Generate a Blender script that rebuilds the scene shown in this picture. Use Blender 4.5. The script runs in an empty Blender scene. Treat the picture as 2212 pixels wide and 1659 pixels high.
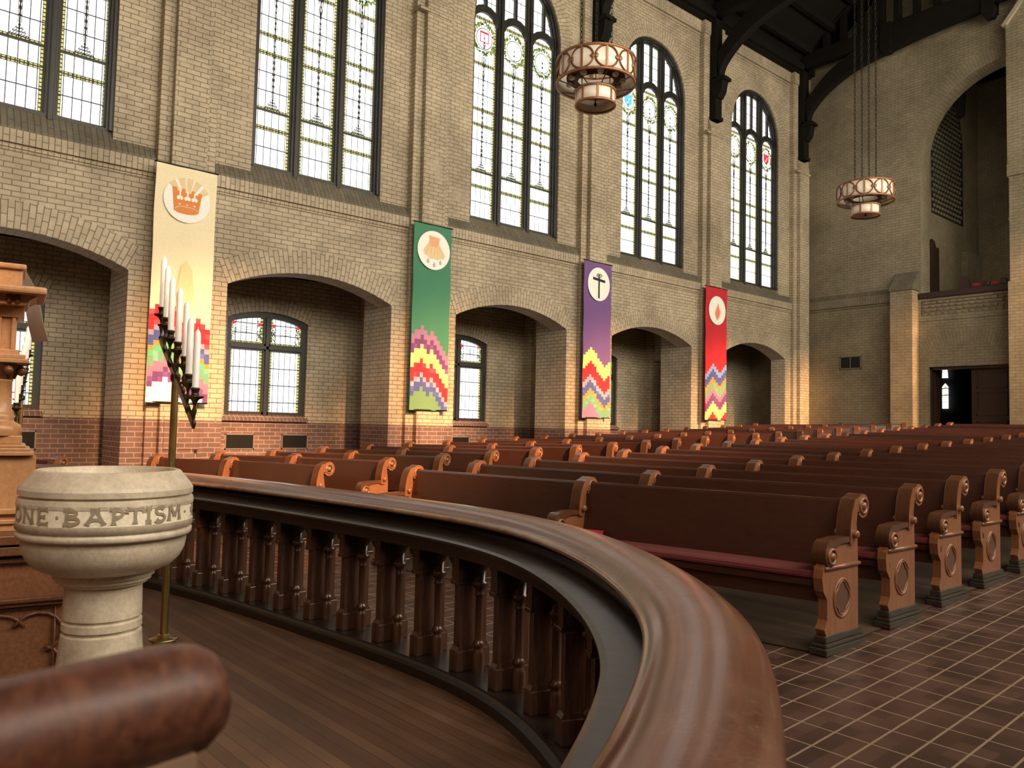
import bpy, math, random
from math import sin, cos, pi, radians, sqrt, atan2, asin
from mathutils import Vector, Matrix
random.seed(7)
S = bpy.context.scene
C = S.collection

# ------------------------------------------------------------------ camera, world, sun, exposure
FPX, PHI, PITCH, ROLL, CAMZ = 1700.0, radians(40.41), radians(3.159), radians(1.293), 1.35
cam = bpy.data.cameras.new('camera'); camo = bpy.data.objects.new('camera', cam); C.objects.link(camo)
fw0 = Vector((-cos(PHI), sin(PHI), 0)); up0 = Vector((0, 0, 1)); rt0 = fw0.cross(up0)
fw = fw0*cos(PITCH)+up0*sin(PITCH); up1 = up0*cos(PITCH)-fw0*sin(PITCH)
rt = rt0*cos(ROLL)+up1*sin(ROLL); up = up1*cos(ROLL)-rt0*sin(ROLL)
camo.matrix_world = Matrix(((rt.x, up.x, -fw.x, 0), (rt.y, up.y, -fw.y, 0), (rt.z, up.z, -fw.z, CAMZ), (0, 0, 0, 1)))
cam.sensor_width = 36; cam.lens = FPX/2212*36; cam.clip_start = .05; cam.clip_end = 200
cam.dof.use_dof = True; cam.dof.focus_distance = 4.2; cam.dof.aperture_fstop = 9.0
S.camera = camo
S.view_settings.view_transform = 'Standard'; S.view_settings.look = 'None'
S.view_settings.gamma = 1; S.view_settings.use_curve_mapping = False
S.view_settings.exposure = 0.16
w = bpy.data.worlds.new('world'); S.world = w; w.use_nodes = True
w.node_tree.nodes['Background'].inputs[0].default_value = (1.0, .92, .80, 1)
w.node_tree.nodes['Background'].inputs[1].default_value = 0.55
sun = bpy.data.lights.new('sun', 'SUN'); suno = bpy.data.objects.new('sun', sun); C.objects.link(suno)
sun.energy = 9.0; sun.color = (1, .86, .64); sun.angle = radians(5.0)
suno.location = (12, -2, 12)
suno.rotation_euler = Vector((-1, .19, -.50)).to_track_quat('-Z', 'Y').to_euler()

# ------------------------------------------------------------------ node helper
class X:
    def __init__(s, nt, sock): s.nt = nt; s.s = sock
    def _m(s, op, o=None, o2=None, clamp=False):
        n = s.nt.nodes.new('ShaderNodeMath'); n.operation = op; n.use_clamp = clamp
        for i, v in enumerate((s, o, o2)):
            if v is None: continue
            if isinstance(v, X): s.nt.links.new(v.s, n.inputs[i])
            else: n.inputs[i].default_value = v
        return X(s.nt, n.outputs[0])
    def __add__(s, o): return s._m('ADD', o)
    def __sub__(s, o): return s._m('SUBTRACT', o)
    def __mul__(s, o): return s._m('MULTIPLY', o)
    def __truediv__(s, o): return s._m('DIVIDE', o)
    def abs(s): return s._m('ABSOLUTE')
    def lt(s, o): return s._m('LESS_THAN', o)
    def gt(s, o): return s._m('GREATER_THAN', o)
    def mod(s, o): return s._m('FLOORED_MODULO', o)
    def max(s, o): return s._m('MAXIMUM', o)
    def min(s, o): return s._m('MINIMUM', o)
def newmat(name):
    m = bpy.data.materials.new(name); m.use_nodes = True
    nt = m.node_tree; b = nt.nodes['Principled BSDF']
    return m, nt, b
def mix(nt, f, a, b, mode='MIX'):
    n = nt.nodes.new('ShaderNodeMix'); n.data_type = 'RGBA'; n.blend_type = mode
    for i, v in ((0, f), (6, a), (7, b)):
        if isinstance(v, X): nt.links.new(v.s, n.inputs[i])
        elif hasattr(v, 'links'): nt.links.new(v, n.inputs[i])
        elif isinstance(v, (tuple, list)): n.inputs[i].default_value = (*v[:3], 1)
        else: n.inputs[i].default_value = v
    return n.outputs[2]
def coords(nt, kind='Object'):
    t = nt.nodes.new('ShaderNodeTexCoord'); s = nt.nodes.new('ShaderNodeSeparateXYZ')
    nt.links.new(t.outputs[kind], s.inputs[0])
    return t.outputs[kind], X(nt, s.outputs[0]), X(nt, s.outputs[1]), X(nt, s.outputs[2])
def noise(nt, vec, scale, detail=4, rough=.55, stretch=None):
    if stretch:
        mp = nt.nodes.new('ShaderNodeMapping'); mp.inputs['Scale'].default_value = stretch
        nt.links.new(vec, mp.inputs[0]); vec = mp.outputs[0]
    n = nt.nodes.new('ShaderNodeTexNoise'); n.inputs['Scale'].default_value = scale
    n.inputs['Detail'].default_value = detail; n.inputs['Roughness'].default_value = rough
    nt.links.new(vec, n.inputs['Vector'])
    return X(nt, n.outputs[0])
def ramp(nt, x, stops):
    r = nt.nodes.new('ShaderNodeValToRGB'); nt.links.new(x.s, r.inputs[0])
    e = r.color_ramp.elements
    while len(e) < len(stops): e.new(.5)
    for k, (p, c) in enumerate(stops): e[k].position = p; e[k].color = (*c, 1)
    return r.outputs[0]
def bump(nt, b, h, strength=.3, dist=.01):
    n = nt.nodes.new('ShaderNodeBump'); n.inputs['Strength'].default_value = strength; n.inputs['Distance'].default_value = dist
    nt.links.new(h.s if isinstance(h, X) else h, n.inputs['Height']); nt.links.new(n.outputs[0], b.inputs['Normal'])
def wood(name, dark, light, rough=.35, axis=0, scale=6, coat=0.0, spec=.5, bumps=.08, wear=None):
    m, nt, b = newmat(name); v, x, y, z = coords(nt)
    st = [9, 9, 9]; st[axis] = .8
    n1 = noise(nt, v, scale, 5, .6, st); n2 = noise(nt, v, 1.3, 3)
    c = ramp(nt, n1, [(.3, dark), (.7, light)])
    c = mix(nt, (n2-.4)*1.2, c, tuple(q*.55 for q in dark), 'MIX')
    if wear:
        n3 = noise(nt, v, 3.1, 6, .7); c = mix(nt, ((n3-.55)*5)._m('MULTIPLY', .8, clamp=True), c, wear)
    nt.links.new(c, b.inputs['Base Color']); b.inputs['Roughness'].default_value = rough
    r = n1*.15+(rough-.07); nt.links.new(r.s, b.inputs['Roughness'])
    b.inputs['Coat Weight'].default_value = coat; b.inputs['Coat Roughness'].default_value = .18
    b.inputs['Specular IOR Level'].default_value = spec
    bump(nt, b, n1, bumps, .004)
    return m
def rail_wood():
    m, nt, b = newmat('worn_handrail_mahogany')
    t = nt.nodes.new('ShaderNodeTexCoord'); sp = nt.nodes.new('ShaderNodeSeparateXYZ'); nt.links.new(t.outputs['UV'], sp.inputs[0])
    u = X(nt, sp.outputs[0]); v = X(nt, sp.outputs[1])
    n0 = noise(nt, t.outputs['UV'], 3, 3)
    cb = nt.nodes.new('ShaderNodeCombineXYZ'); nt.links.new((u*1.1).s, cb.inputs[0]); nt.links.new((v*26+n0*.8).s, cb.inputs[1])
    n1 = noise(nt, cb.outputs[0], 2.2, 6, .62)
    c = ramp(nt, n1, [(.28, (.062, .018, .009)), (.5, (.112, .035, .018)), (.72, (.165, .060, .032))])
    wr = noise(nt, t.outputs['Object'], 2.6, 6, .7)
    c = mix(nt, ((wr-.5)*5)._m('MULTIPLY', .35, clamp=True), c, (.18, .12, .08))
    lip = v.lt(.036)*v.gt(.008)
    c = mix(nt, lip*((wr-.35)*4)._m('MULTIPLY', 1.0, clamp=True)*.8, c, (.34, .22, .12))
    # fine scratches
    c2 = nt.nodes.new('ShaderNodeCombineXYZ'); nt.links.new((u*8+v*20).s, c2.inputs[0]); nt.links.new((u*90-v*60).s, c2.inputs[1])
    sc_ = noise(nt, c2.outputs[0], 1.5, 2); scr = (sc_-.5).abs().lt(.008)
    sc2 = noise(nt, t.outputs['Object'], 9, 3); scr = scr*sc2.gt(.5)
    c = mix(nt, scr*.5, c, (.30, .22, .15))
    nt.links.new(c, b.inputs['Base Color'])
    nt.links.new((wr*.30+n1*.1+.12).s, b.inputs['Roughness']); b.inputs['Coat Weight'].default_value = .3; b.inputs['Coat Roughness'].default_value = .16
    bump(nt, b, n1+scr*-.5, .10, .003)
    return m
def plain(name, col, rough=.6, metal=0, spec=.5, var=.15, nscale=8, bumps=0.0, emit=0, trans=0):
    m, nt, b = newmat(name); v, x, y, z = coords(nt)
    n = noise(nt, v, nscale, 4)
    c = mix(nt, n, tuple(q*(1-var) for q in col), tuple(min(1, q*(1+var)) for q in col))
    nt.links.new(c, b.inputs['Base Color']); b.inputs['Roughness'].default_value = rough
    b.inputs['Metallic'].default_value = metal; b.inputs['Specular IOR Level'].default_value = spec
    if bumps: bump(nt, b, n, bumps, .01)
    if emit: b.inputs['Emission Color'].default_value = (*col, 1); b.inputs['Emission Strength'].default_value = emit
    return m
def brick(name, mode='wall', cols=None, red=None, zred=1.352, bw=.215, rh=.0775, mort=.007):
    """mode: wall (u along wall, v up), soldier (bricks standing up), uv (arch rings)"""
    m, nt, b = newmat(name); v, x, y, z = coords(nt)
    if mode == 'uv':
        t = nt.nodes.new('ShaderNodeTexCoord'); vec = t.outputs['UV']
    else:
        g = nt.nodes.new('ShaderNodeNewGeometry'); s = nt.nodes.new('ShaderNodeSeparateXYZ')
        nt.links.new(g.outputs['True Normal'], s.inputs[0])
        f = X(nt, s.outputs[1]).abs().gt(.6)
        u = y*(f*-1+1)+x*f
        fz = X(nt, s.outputs[2]).abs().gt(.8)
        vv = z*(fz*-1+1)+x*fz
        cb = nt.nodes.new('ShaderNodeCombineXYZ')
        a, c_ = (u, vv) if mode == 'wall' else (vv, u)
        nt.links.new(a.s, cb.inputs[0]); nt.links.new(c_.s, cb.inputs[1]); vec = cb.outputs[0]
    cols = cols or ((.47, .40, .29), (.405, .345, .248), (.175, .146, .10))
    def bt(c1, c2, mo):
        n = nt.nodes.new('ShaderNodeTexBrick'); nt.links.new(vec, n.inputs['Vector'])
        for k, q in (('Color1', c1), ('Color2', c2), ('Mortar', mo)): n.inputs[k].default_value = (*q, 1)
        n.inputs['Scale'].default_value = 1; n.inputs['Mortar Size'].default_value = mort; n.inputs['Mortar Smooth'].default_value = .3
        n.inputs['Brick Width'].default_value = bw; n.inputs['Row Height'].default_value = rh; n.inputs['Bias'].default_value = -.1
        return n
    n = bt(*cols); c = n.outputs[0]
    if red:
        r = bt(*red); c = mix(nt, z.lt(zred), c, r.outputs[0])
    st = noise(nt, v, .55, 5, .65); st2 = noise(nt, v, 5, 4, .6)
    c = mix(nt, 1.0, c, ramp(nt, st, [(.34, (.72, .70, .66)), (.62, (1.1, 1.08, 1.04))]), 'MULTIPLY')
    c = mix(nt, 1.0, c, ramp(nt, st2, [(.3, (.86, .86, .86)), (.7, (1.1, 1.1, 1.1))]), 'MULTIPLY')
    if mode == 'wall' and red is not None:
        ef = noise(nt, v, .9, 4, .7); c = mix(nt, ((ef-.60)*9)._m('MULTIPLY', .8, clamp=True)*X(nt, n.outputs[1])*z.gt(3.2), c, (.62, .56, .44))
    nt.links.new(c, b.inputs['Base Color']); b.inputs['Roughness'].default_value = .62; b.inputs['Specular IOR Level'].default_value = .35
    h = X(nt, n.outputs[1])*-1+1
    h = h+st2*.35
    bump(nt, b, h, .6, .008)
    return m
def pane(name, wdt, vs=.124, hs=.325, bands=(2, 3, 6, 7, 10, 13), strength=2.0, brd=.036):
    """leaded daylight pane; uv in metres from the light's lower left corner"""
    m, nt, b = newmat(name); nt.nodes.remove(b)
    t = nt.nodes.new('ShaderNodeTexCoord'); s = nt.nodes.new('ShaderNodeSeparateXYZ'); nt.links.new(t.outputs['UV'], s.inputs[0])
    u = X(nt, s.outputs[0]); v = X(nt, s.outputs[1])
    du = (u-wdt/2).abs()
    inner = du.lt(wdt/2-brd)
    row = (v/hs+.5)._m('FLOOR'); dv = (v-row*hs).abs()
    hl = dv.lt(.009)
    vl = ((u-wdt/2)/vs+.5).mod(1.0); vl = ((vl-.5).abs()*vs).lt(.0065)
    isb = u.lt(-99.0)
    for k in bands:
        isb = isb.max((row-k).abs().lt(.3))
    band = isb*dv.lt(.03)*inner
    bl = dv.lt(.038)*dv.gt(.027)*isb + dv.lt(.006)*isb
    bgap = (u/.055).mod(1.0).lt(.28)*band
    side = inner*-1+1
    sgap = (v/.06).mod(1.0).lt(.3)*side
    sedge = (du-(wdt/2-brd)).abs().lt(.004)
    yel = band.max(side)
    dark = hl.max(vl*(side*-1+1)).max(bl*inner).max(bgap).max(sgap).max(sedge).min(1.0)
    vo = nt.nodes.new('ShaderNodeTexVoronoi'); vo.inputs['Scale'].default_value = 9; nt.links.new(t.outputs['UV'], vo.inputs[0])
    tint = mix(nt, .06, (1, .985, .95), vo.outputs['Color'])
    c = mix(nt, yel, tint, (.40, .36, .10))
    c = mix(nt, dark, c, (.03, .03, .03))
    e = nt.nodes.new('ShaderNodeEmission'); nt.links.new(c, e.inputs[0]); e.inputs[1].default_value = strength
    nt.links.new(e.outputs[0], nt.nodes['Material Output'].inputs[0])
    return m
def emit(name, col, st):
    m, nt, b = newmat(name); nt.nodes.remove(b)
    t = nt.nodes.new('ShaderNodeTexCoord'); n = noise(nt, t.outputs['Object'], 40, 2)
    c = mix(nt, n, tuple(q*.8 for q in col), col)
    e = nt.nodes.new('ShaderNodeEmission'); nt.links.new(c, e.inputs[0]); e.inputs[1].default_value = st
    nt.links.new(e.outputs[0], nt.nodes['Material Output'].inputs[0])
    return m

# ------------------------------------------------------------------ materials
BUFF = ((.40, .315, .205), (.30, .235, .150), (.19, .148, .092))
RED = ((.160, .092, .080), (.110, .066, .060), (.33, .255, .21))
M = {}
M['brick'] = brick('buff_brick', red=RED)
M['brick_soldier'] = brick('buff_brick_standing', 'soldier')
M['brick_red_soldier'] = brick('red_brick_standing', 'soldier', cols=RED, bw=.3, rh=.078)
M['brick_ring'] = brick('buff_brick_arch', 'uv', bw=.19, rh=.078)
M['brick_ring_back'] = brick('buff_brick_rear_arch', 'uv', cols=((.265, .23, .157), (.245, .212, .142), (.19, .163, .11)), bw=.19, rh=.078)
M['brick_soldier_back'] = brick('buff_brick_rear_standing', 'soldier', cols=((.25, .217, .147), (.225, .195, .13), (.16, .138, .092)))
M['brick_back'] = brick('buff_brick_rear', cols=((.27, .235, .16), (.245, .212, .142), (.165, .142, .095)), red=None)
M['sill_slate'] = brick('weathered_sloping_sill', 'soldier', cols=((.175, .155, .115), (.14, .125, .095), (.085, .075, .055)), bw=.6, rh=.08)
M['frame'] = wood('dark_window_wood', (.012, .011, .009), (.028, .026, .02), .45, axis=2)
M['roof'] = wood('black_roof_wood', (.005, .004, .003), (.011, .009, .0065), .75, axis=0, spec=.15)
M['pew'] = wood('pew_dark_mahogany', (.040, .0135, .0080), (.058, .0195, .0115), .30, axis=0, coat=.2, bumps=.02)
M['pew_end'] = wood('pew_end_oak', (.165, .060, .023), (.26, .105, .043), .36, axis=2, coat=.2)
M['pew_edge'] = wood('pew_end_dark_edge', (.070, .028, .013), (.105, .043, .020), .30, axis=2, coat=.2, bumps=.02)
M['pew_base'] = wood('pew_base_dark', (.020, .015, .010), (.055, .045, .032), .35, axis=1)
M['cushion'] = plain('red_velvet', (.12, .017, .017), .9, var=.25, nscale=60, bumps=.2)
M['brass'] = plain('aged_brass', (.42, .31, .12), .35, 1, var=.35, nscale=12)
M['dark_brass'] = plain('dark_bronze', (.060, .045, .022), .38, .8, var=.3)
M['bronze'] = plain('copper_bronze', (.36, .17, .085), .45, .55, var=.3, nscale=14)
M['bronze_dark'] = plain('copper_bronze_inside', (.10, .055, .03), .5, .5)
M['wax'] = plain('white_wax', (.95, .94, .91), .4, var=.03)
M['glass_white'] = plain('milk_glass', (.80, .74, .62), .25, var=.06, nscale=5)
M['bulb'] = plain('frosted_bulb', (.55, .53, .48), .2, var=.1)
M['iron'] = plain('black_iron', (.018, .016, .013), .5, .6)
M['rail'] = rail_wood()
M['rail_dark'] = wood('balustrade_dark_wood', (.012, .008, .006), (.026, .015, .010), .33, axis=0, coat=.05, bumps=.03)
M['baluster'] = wood('baluster_wood', (.038, .015, .008), (.090, .038, .019), .28, axis=2, coat=.2)
M['oak'] = wood('golden_oak', (.44, .21, .085), (.58, .30, .14), .36, axis=0, coat=.15)
M['oak_dark'] = wood('carved_oak_dark', (.10, .036, .016), (.20, .075, .032), .35, axis=0, coat=.15)  # darker oak tone for mouldings and carving
M['oak_mid'] = wood('oak_panel', (.17, .070, .032), (.27, .115, .052), .36, axis=0, coat=.15)
M['stall'] = wood('stall_mahogany', (.05, .014, .007), (.16, .055, .027), .45, axis=0, coat=.05, scale=14, wear=(.22, .11, .07))
M['stall_post'] = plain('stall_panel', (.27, .17, .11), .5, var=.3)
M['black'] = plain('black_cord', (.01, .01, .01), .6)
M['door'] = wood('door_dark_oak', (.026, .014, .009), (.05, .026, .015), .4, axis=2)
M['red_book'] = plain('red_book_cloth', (.45, .02, .045), .6)
M['paper'] = plain('paper', (.75, .72, .66), .8)
M['linen'] = plain('white_linen', (.82, .78, .70), .8, var=.06, nscale=4, bumps=.1)
M['grille'] = plain('painted_vent_metal', (.20, .17, .13), .5, .3)
M['dark'] = plain('unlit_depth_black', (.006, .006, .006), .9)  # near-black colour stands in for shade inside openings and unlit rooms
M['white_lamp'] = plain('white_enamel', (.8, .8, .76), .3)

def stone_mat(name, a, b_, c_, rough):
    m, nt, b = newmat(name); v, x, y, z = coords(nt)
    n1 = noise(nt, v, 7, 6, .7); n2 = noise(nt, v, 60, 4, .7); n3 = noise(nt, v, 2.2, 4)
    c = ramp(nt, n1, [(.3, a), (.55, b_), (.75, c_)])
    c = mix(nt, 1.0, c, ramp(nt, n2, [(.25, (.82, .82, .82)), (.6, (1.05, 1.05, 1.05))]), 'MULTIPLY')
    c = mix(nt, 1.0, c, ramp(nt, n3, [(.35, (.85, .83, .80)), (.65, (1.06, 1.06, 1.05))]), 'MULTIPLY')
    nt.links.new(c, b.inputs['Base Color']); b.inputs['Roughness'].default_value = rough
    bump(nt, b, n2+n1, .25, .004); return m
M['stone'] = stone_mat('polished_limestone', (.42, .36, .265), (.60, .52, .40), (.70, .62, .49), .42)
M['stone_rough'] = stone_mat('tooled_limestone', (.80, .71, .54), (.87, .79, .63), (.90, .83, .68), .85)
M['stone_letter'] = stone_mat('letter_limestone', (.26, .21, .145), (.34, .28, .20), (.40, .34, .24), .5)

def tile_mat():
    m, nt, b = newmat('brown_quarry_tile'); v, x, y, z = coords(nt)
    def line(q, per, th, off=0.0):
        return (((q+off)/per+.5).mod(1.0)-.5).abs()*per
    w1 = noise(nt, v, 14, 3)*.003
    lx = line(x+w1, .17, 0, .01).lt(.006); ly = line(y+w1, .215, 0).lt(.0042)
    g = lx.max(ly)
    cb = nt.nodes.new('ShaderNodeCombineXYZ')
    nt.links.new(((x+.01)/.17+.5)._m('FLOOR').s, cb.inputs[0]); nt.links.new((y/.215+.5)._m('FLOOR').s, cb.inputs[1])
    wn = nt.nodes.new('ShaderNodeTexWhiteNoise'); nt.links.new(cb.outputs[0], wn.inputs[0])
    n1 = noise(nt, v, 9, 5); r = X(nt, wn.outputs[0])
    c = ramp(nt, r*.6+n1*.4, [(.2, (.040, .021, .015)), (.5, (.062, .030, .021)), (.85, (.085, .046, .031))])
    c = mix(nt, g, c, (.22, .155, .10))
    b.inputs['Specular IOR Level'].default_value = .35
    nt.links.new(c, b.inputs['Base Color']); nt.links.new((n1*.25+g*.3+.34).s, b.inputs['Roughness'])
    bump(nt, b, g*-1+n1*.2, .4, .004)
    return m
M['tile'] = tile_mat()
def plank_mat(name, d, l, ang, wdt, rough):
    m, nt, b = newmat(name); v, x, y, z = coords(nt)
    u = x*cos(ang)+y*sin(ang); t = y*cos(ang)-x*sin(ang)
    gp = ((t/wdt).mod(1.0)-.5).abs().gt(.475)
    cb = nt.nodes.new('ShaderNodeCombineXYZ'); nt.links.new((t/wdt)._m('FLOOR').s, cb.inputs[0])
    wn = nt.nodes.new('ShaderNodeTexWhiteNoise'); nt.links.new(cb.outputs[0], wn.inputs[0])
    cc = nt.nodes.new('ShaderNodeCombineXYZ'); nt.links.new((u*.6).s, cc.inputs[0]); nt.links.new((t*14).s, cc.inputs[1])
    n1 = noise(nt, cc.outputs[0], 4, 5); n2 = noise(nt, v, 1.6, 3)
    c = ramp(nt, X(nt, wn.outputs[0])*.35+n1*.65, [(.25, d), (.75, l)])
    c = mix(nt, 1.0, c, ramp(nt, n2, [(.35, (.7, .68, .66)), (.65, (1.15, 1.15, 1.15))]), 'MULTIPLY')
    c = mix(nt, gp, c, tuple(q*.35 for q in d))
    nt.links.new(c, b.inputs['Base Color']); nt.links.new((n1*.2+rough).s, b.inputs['Roughness'])
    bump(nt, b, n1-gp, .15, .003); return m
M['planks'] = plank_mat('chancel_planks', (.075, .034, .016), (.150, .075, .037), 0.03, .058, .45)
M['platform'] = plank_mat('pew_platform_planks', (.055, .036, .022), (.095, .064, .040), 0, .09, .45)
WH, GR, YE, RE, BL, CY = [emit('glass_'+n, c, s) for n, c, s in (('white', (1, 1, 1), 1.5), ('green', (.12, .27, .03), 1), ('gold', (.46, .38, .06), 1), ('red', (.75, .06, .07), 1.2), ('lilac', (.55, .55, .9), 1.2), ('cyan', (.18, .62, .95), 1.3))]

# ------------------------------------------------------------------ mesh helper
class MB:
    def __init__(s): s.v = []; s.f = []; s.m = []; s.uv = []; s.sm = []
    def add(s, vs, fs, mi=0, uvs=None, smooth=False):
        o = len(s.v); s.v += [tuple(p) for p in vs]
        for k, f in enumerate(fs):
            s.f.append([o+i for i in f]); s.m.append(mi); s.uv.append(uvs[k] if uvs else None); s.sm.append(smooth)
        return s
    def box(s, a, b, mi=0, T=None):
        x0, y0, z0 = a; x1, y1, z1 = b
        vs = [(x0, y0, z0), (x1, y0, z0), (x1, y1, z0), (x0, y1, z0), (x0, y0, z1), (x1, y0, z1), (x1, y1, z1), (x0, y1, z1)]
        if T: vs = [T @ Vector(p) for p in vs]
        return s.add(vs, [(0, 3, 2, 1), (4, 5, 6, 7), (0, 1, 5, 4), (1, 2, 6, 5), (2, 3, 7, 6), (3, 0, 4, 7)], mi)
    def prism(s, poly, fn, t0, t1, mi=0, smooth=False):
        """poly 2d; fn(u,v,t)->3d"""
        n = len(poly); vs = [fn(u, v, t0) for u, v in poly]+[fn(u, v, t1) for u, v in poly]
        fs = [tuple(range(n))[::-1], tuple(range(n, 2*n))]
        s.add(vs, fs, mi)
        return s.add(vs, [(i, (i+1) % n, n+(i+1) % n, n+i) for i in range(n)], mi, smooth=smooth)
    def lathe(s, prof, seg=24, c=(0, 0, 0), T=None, mi=0, smooth=True, cap=True, crisp=False):
        if crisp:
            for a_, b_ in zip(prof, prof[1:]): s.lathe([a_, b_], seg, c, T, mi, True, False)
            return s
        vs = []; fs = []
        for r, z in prof:
            for k in range(seg):
                a = 2*pi*k/seg; p = Vector((c[0]+r*cos(a), c[1]+r*sin(a), c[2]+z)); vs.append(T @ p if T else p)
        for j in range(len(prof)-1):
            for k in range(seg):
                k2 = (k+1) % seg; fs.append((j*seg+k, j*seg+k2, (j+1)*seg+k2, (j+1)*seg+k))
        s.add(vs, fs, mi, smooth=smooth)
        if cap and prof[0][0] > 1e-4: s.add([vs[k] for k in range(seg)], [tuple(range(seg))[::-1]], mi)
        if cap and prof[-1][0] > 1e-4: s.add([vs[(len(prof)-1)*seg+k] for k in range(seg)], [tuple(range(seg))], mi)
        return s
    def tube(s, pts, r, seg=8, mi=0, closed=False, smooth=True):
        pts = [Vector(p) for p in pts]; n = len(pts); rs = r if isinstance(r, (list, tuple)) else [r]*n
        vs = []; prev = None
        for i, p in enumerate(pts):
            a = pts[(i-1) % n] if (closed or i > 0) else p; b = pts[(i+1) % n] if (closed or i < n-1) else p
            t = (b-a).normalized()
            if prev is None:
                q = Vector((0, 0, 1)) if abs(t.z) < .9 else Vector((1, 0, 0)); e1 = t.cross(q).normalized()
            else:
                e1 = (prev-t*prev.dot(t)).normalized()
            prev = e1; e2 = t.cross(e1)
            for k in range(seg):
                an = 2*pi*k/seg; vs.append(p+(e1*cos(an)+e2*sin(an))*rs[i])
        fs = []
        for i in range(n if closed else n-1):
            j = (i+1) % n
            for k in range(seg):
                k2 = (k+1) % seg; fs.append((i*seg+k, i*seg+k2, j*seg+k2, j*seg+k))
        if not closed: fs += [tuple(range(seg))[::-1], tuple((n-1)*seg+k for k in range(seg))]
        return s.add(vs, fs, mi, smooth=smooth)
    def sweep(s, path, prof, mi=0, smooth=True, closed=True, caps=True):
        """path: list of (pos2d, normal2d, z0); prof: (offset, z)"""
        n = len(prof); vs = []
        for (p, nn, z0) in path:
            for o, z in prof: vs.append((p[0]+nn[0]*o, p[1]+nn[1]*o, z0+z))
        fs = []
        for i in range(len(path)-1):
            for k in range(n if closed else n-1):
                k2 = (k+1) % n; fs.append((i*n+k, i*n+k2, (i+1)*n+k2, (i+1)*n+k))
        L = [0]
        for a, b in zip(path, path[1:]): L.append(L[-1]+sqrt((a[0][0]-b[0][0])**2+(a[0][1]-b[0][1])**2))
        W_ = [0]
        for k in range(n): a, b = prof[k], prof[(k+1) % n]; W_.append(W_[-1]+sqrt((a[0]-b[0])**2+(a[1]-b[1])**2))
        uv = []
        for i in range(len(path)-1):
            for k in range(n if closed else n-1): uv.append([(L[i], W_[k]), (L[i], W_[k+1]), (L[i+1], W_[k+1]), (L[i+1], W_[k])])
        s.add(vs, fs, mi, uv, smooth=smooth)
        if caps: s.add(vs, [tuple(range(n))[::-1], tuple((len(path)-1)*n+k for k in range(n))], mi)
        return s
    def sphere(s, c, r, seg=12, mi=0, sc=(1, 1, 1)):
        k = seg//2; prof = [(max(1e-5, r*sin(pi*j/k)), -r*cos(pi*j/k)) for j in range(k+1)]
        T = Matrix.Translation(c) @ Matrix.Diagonal((*sc, 1))
        return s.lathe(prof, seg, (0, 0, 0), T, mi)
    def build(s, name, mats, parent=None, bevel=0, local=False, auto=None):
        me = bpy.data.meshes.new(name); me.from_pydata(s.v, [], s.f)
        if not isinstance(mats, (list, tuple)): mats = [mats]
        for m in mats: me.materials.append(m)
        me.polygons.foreach_set('material_index', s.m)
        me.polygons.foreach_set('use_smooth', s.sm)
        if any(u for u in s.uv):
            l = me.uv_layers.new(name='UVMap')
            for p, u in zip(me.polygons, s.uv):
                if u:
                    for li, q in zip(p.loop_indices, u): l.data[li].uv = q
        me.update()
        o = bpy.data.objects.new(name, me); C.objects.link(o)
        if parent is not None:
            o.parent = parent
            if not local: o.location = -gloc(parent)
        if bevel:
            b = o.modifiers.new('bevel', 'BEVEL'); b.width = bevel; b.segments = 2; b.limit_method = 'ANGLE'; b.angle_limit = radians(40)
            b.harden_normals = False
        return o
def gloc(p):
    v = Vector((0, 0, 0))
    while p is not None: v += p.location; p = p.parent
    return v
def thing(name, loc, label, cat, group=None, kind=None):
    o = bpy.data.objects.new(name, None); C.objects.link(o); o.location = loc; o.empty_display_size = .1
    return tag(o, label, cat, group, kind)
def tag(o, label=None, cat=None, group=None, kind=None):
    if label: o['label'] = label
    if cat: o['category'] = cat
    if group: o['group'] = group
    if kind: o['kind'] = kind
    return o
def struct(name, mb, mats, label=None, cat=None, **k):
    return tag(mb.build(name, mats, **k), label, cat, kind='structure')
def catmull(P, n):
    out = []; L = len(P)
    for i in range(L-1):
        p0, p1, p2, p3 = P[max(0, i-1)], P[i], P[i+1], P[min(L-1, i+2)]
        for k in range(n):
            t = k/n
            out.append(tuple(.5*((2*b)+(-a+c)*t+(2*a-5*b+4*c-d)*t*t+(-a+3*b-3*c+d)*t**3) for a, b, c, d in zip(p0, p1, p2, p3)))
    out.append(tuple(P[-1])); return out

def rake(y):
    if y < 3: return -.083
    if y < 14: return .045*(y-4.84)
    return .045*(14-4.84)+.051*(y-14)

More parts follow.
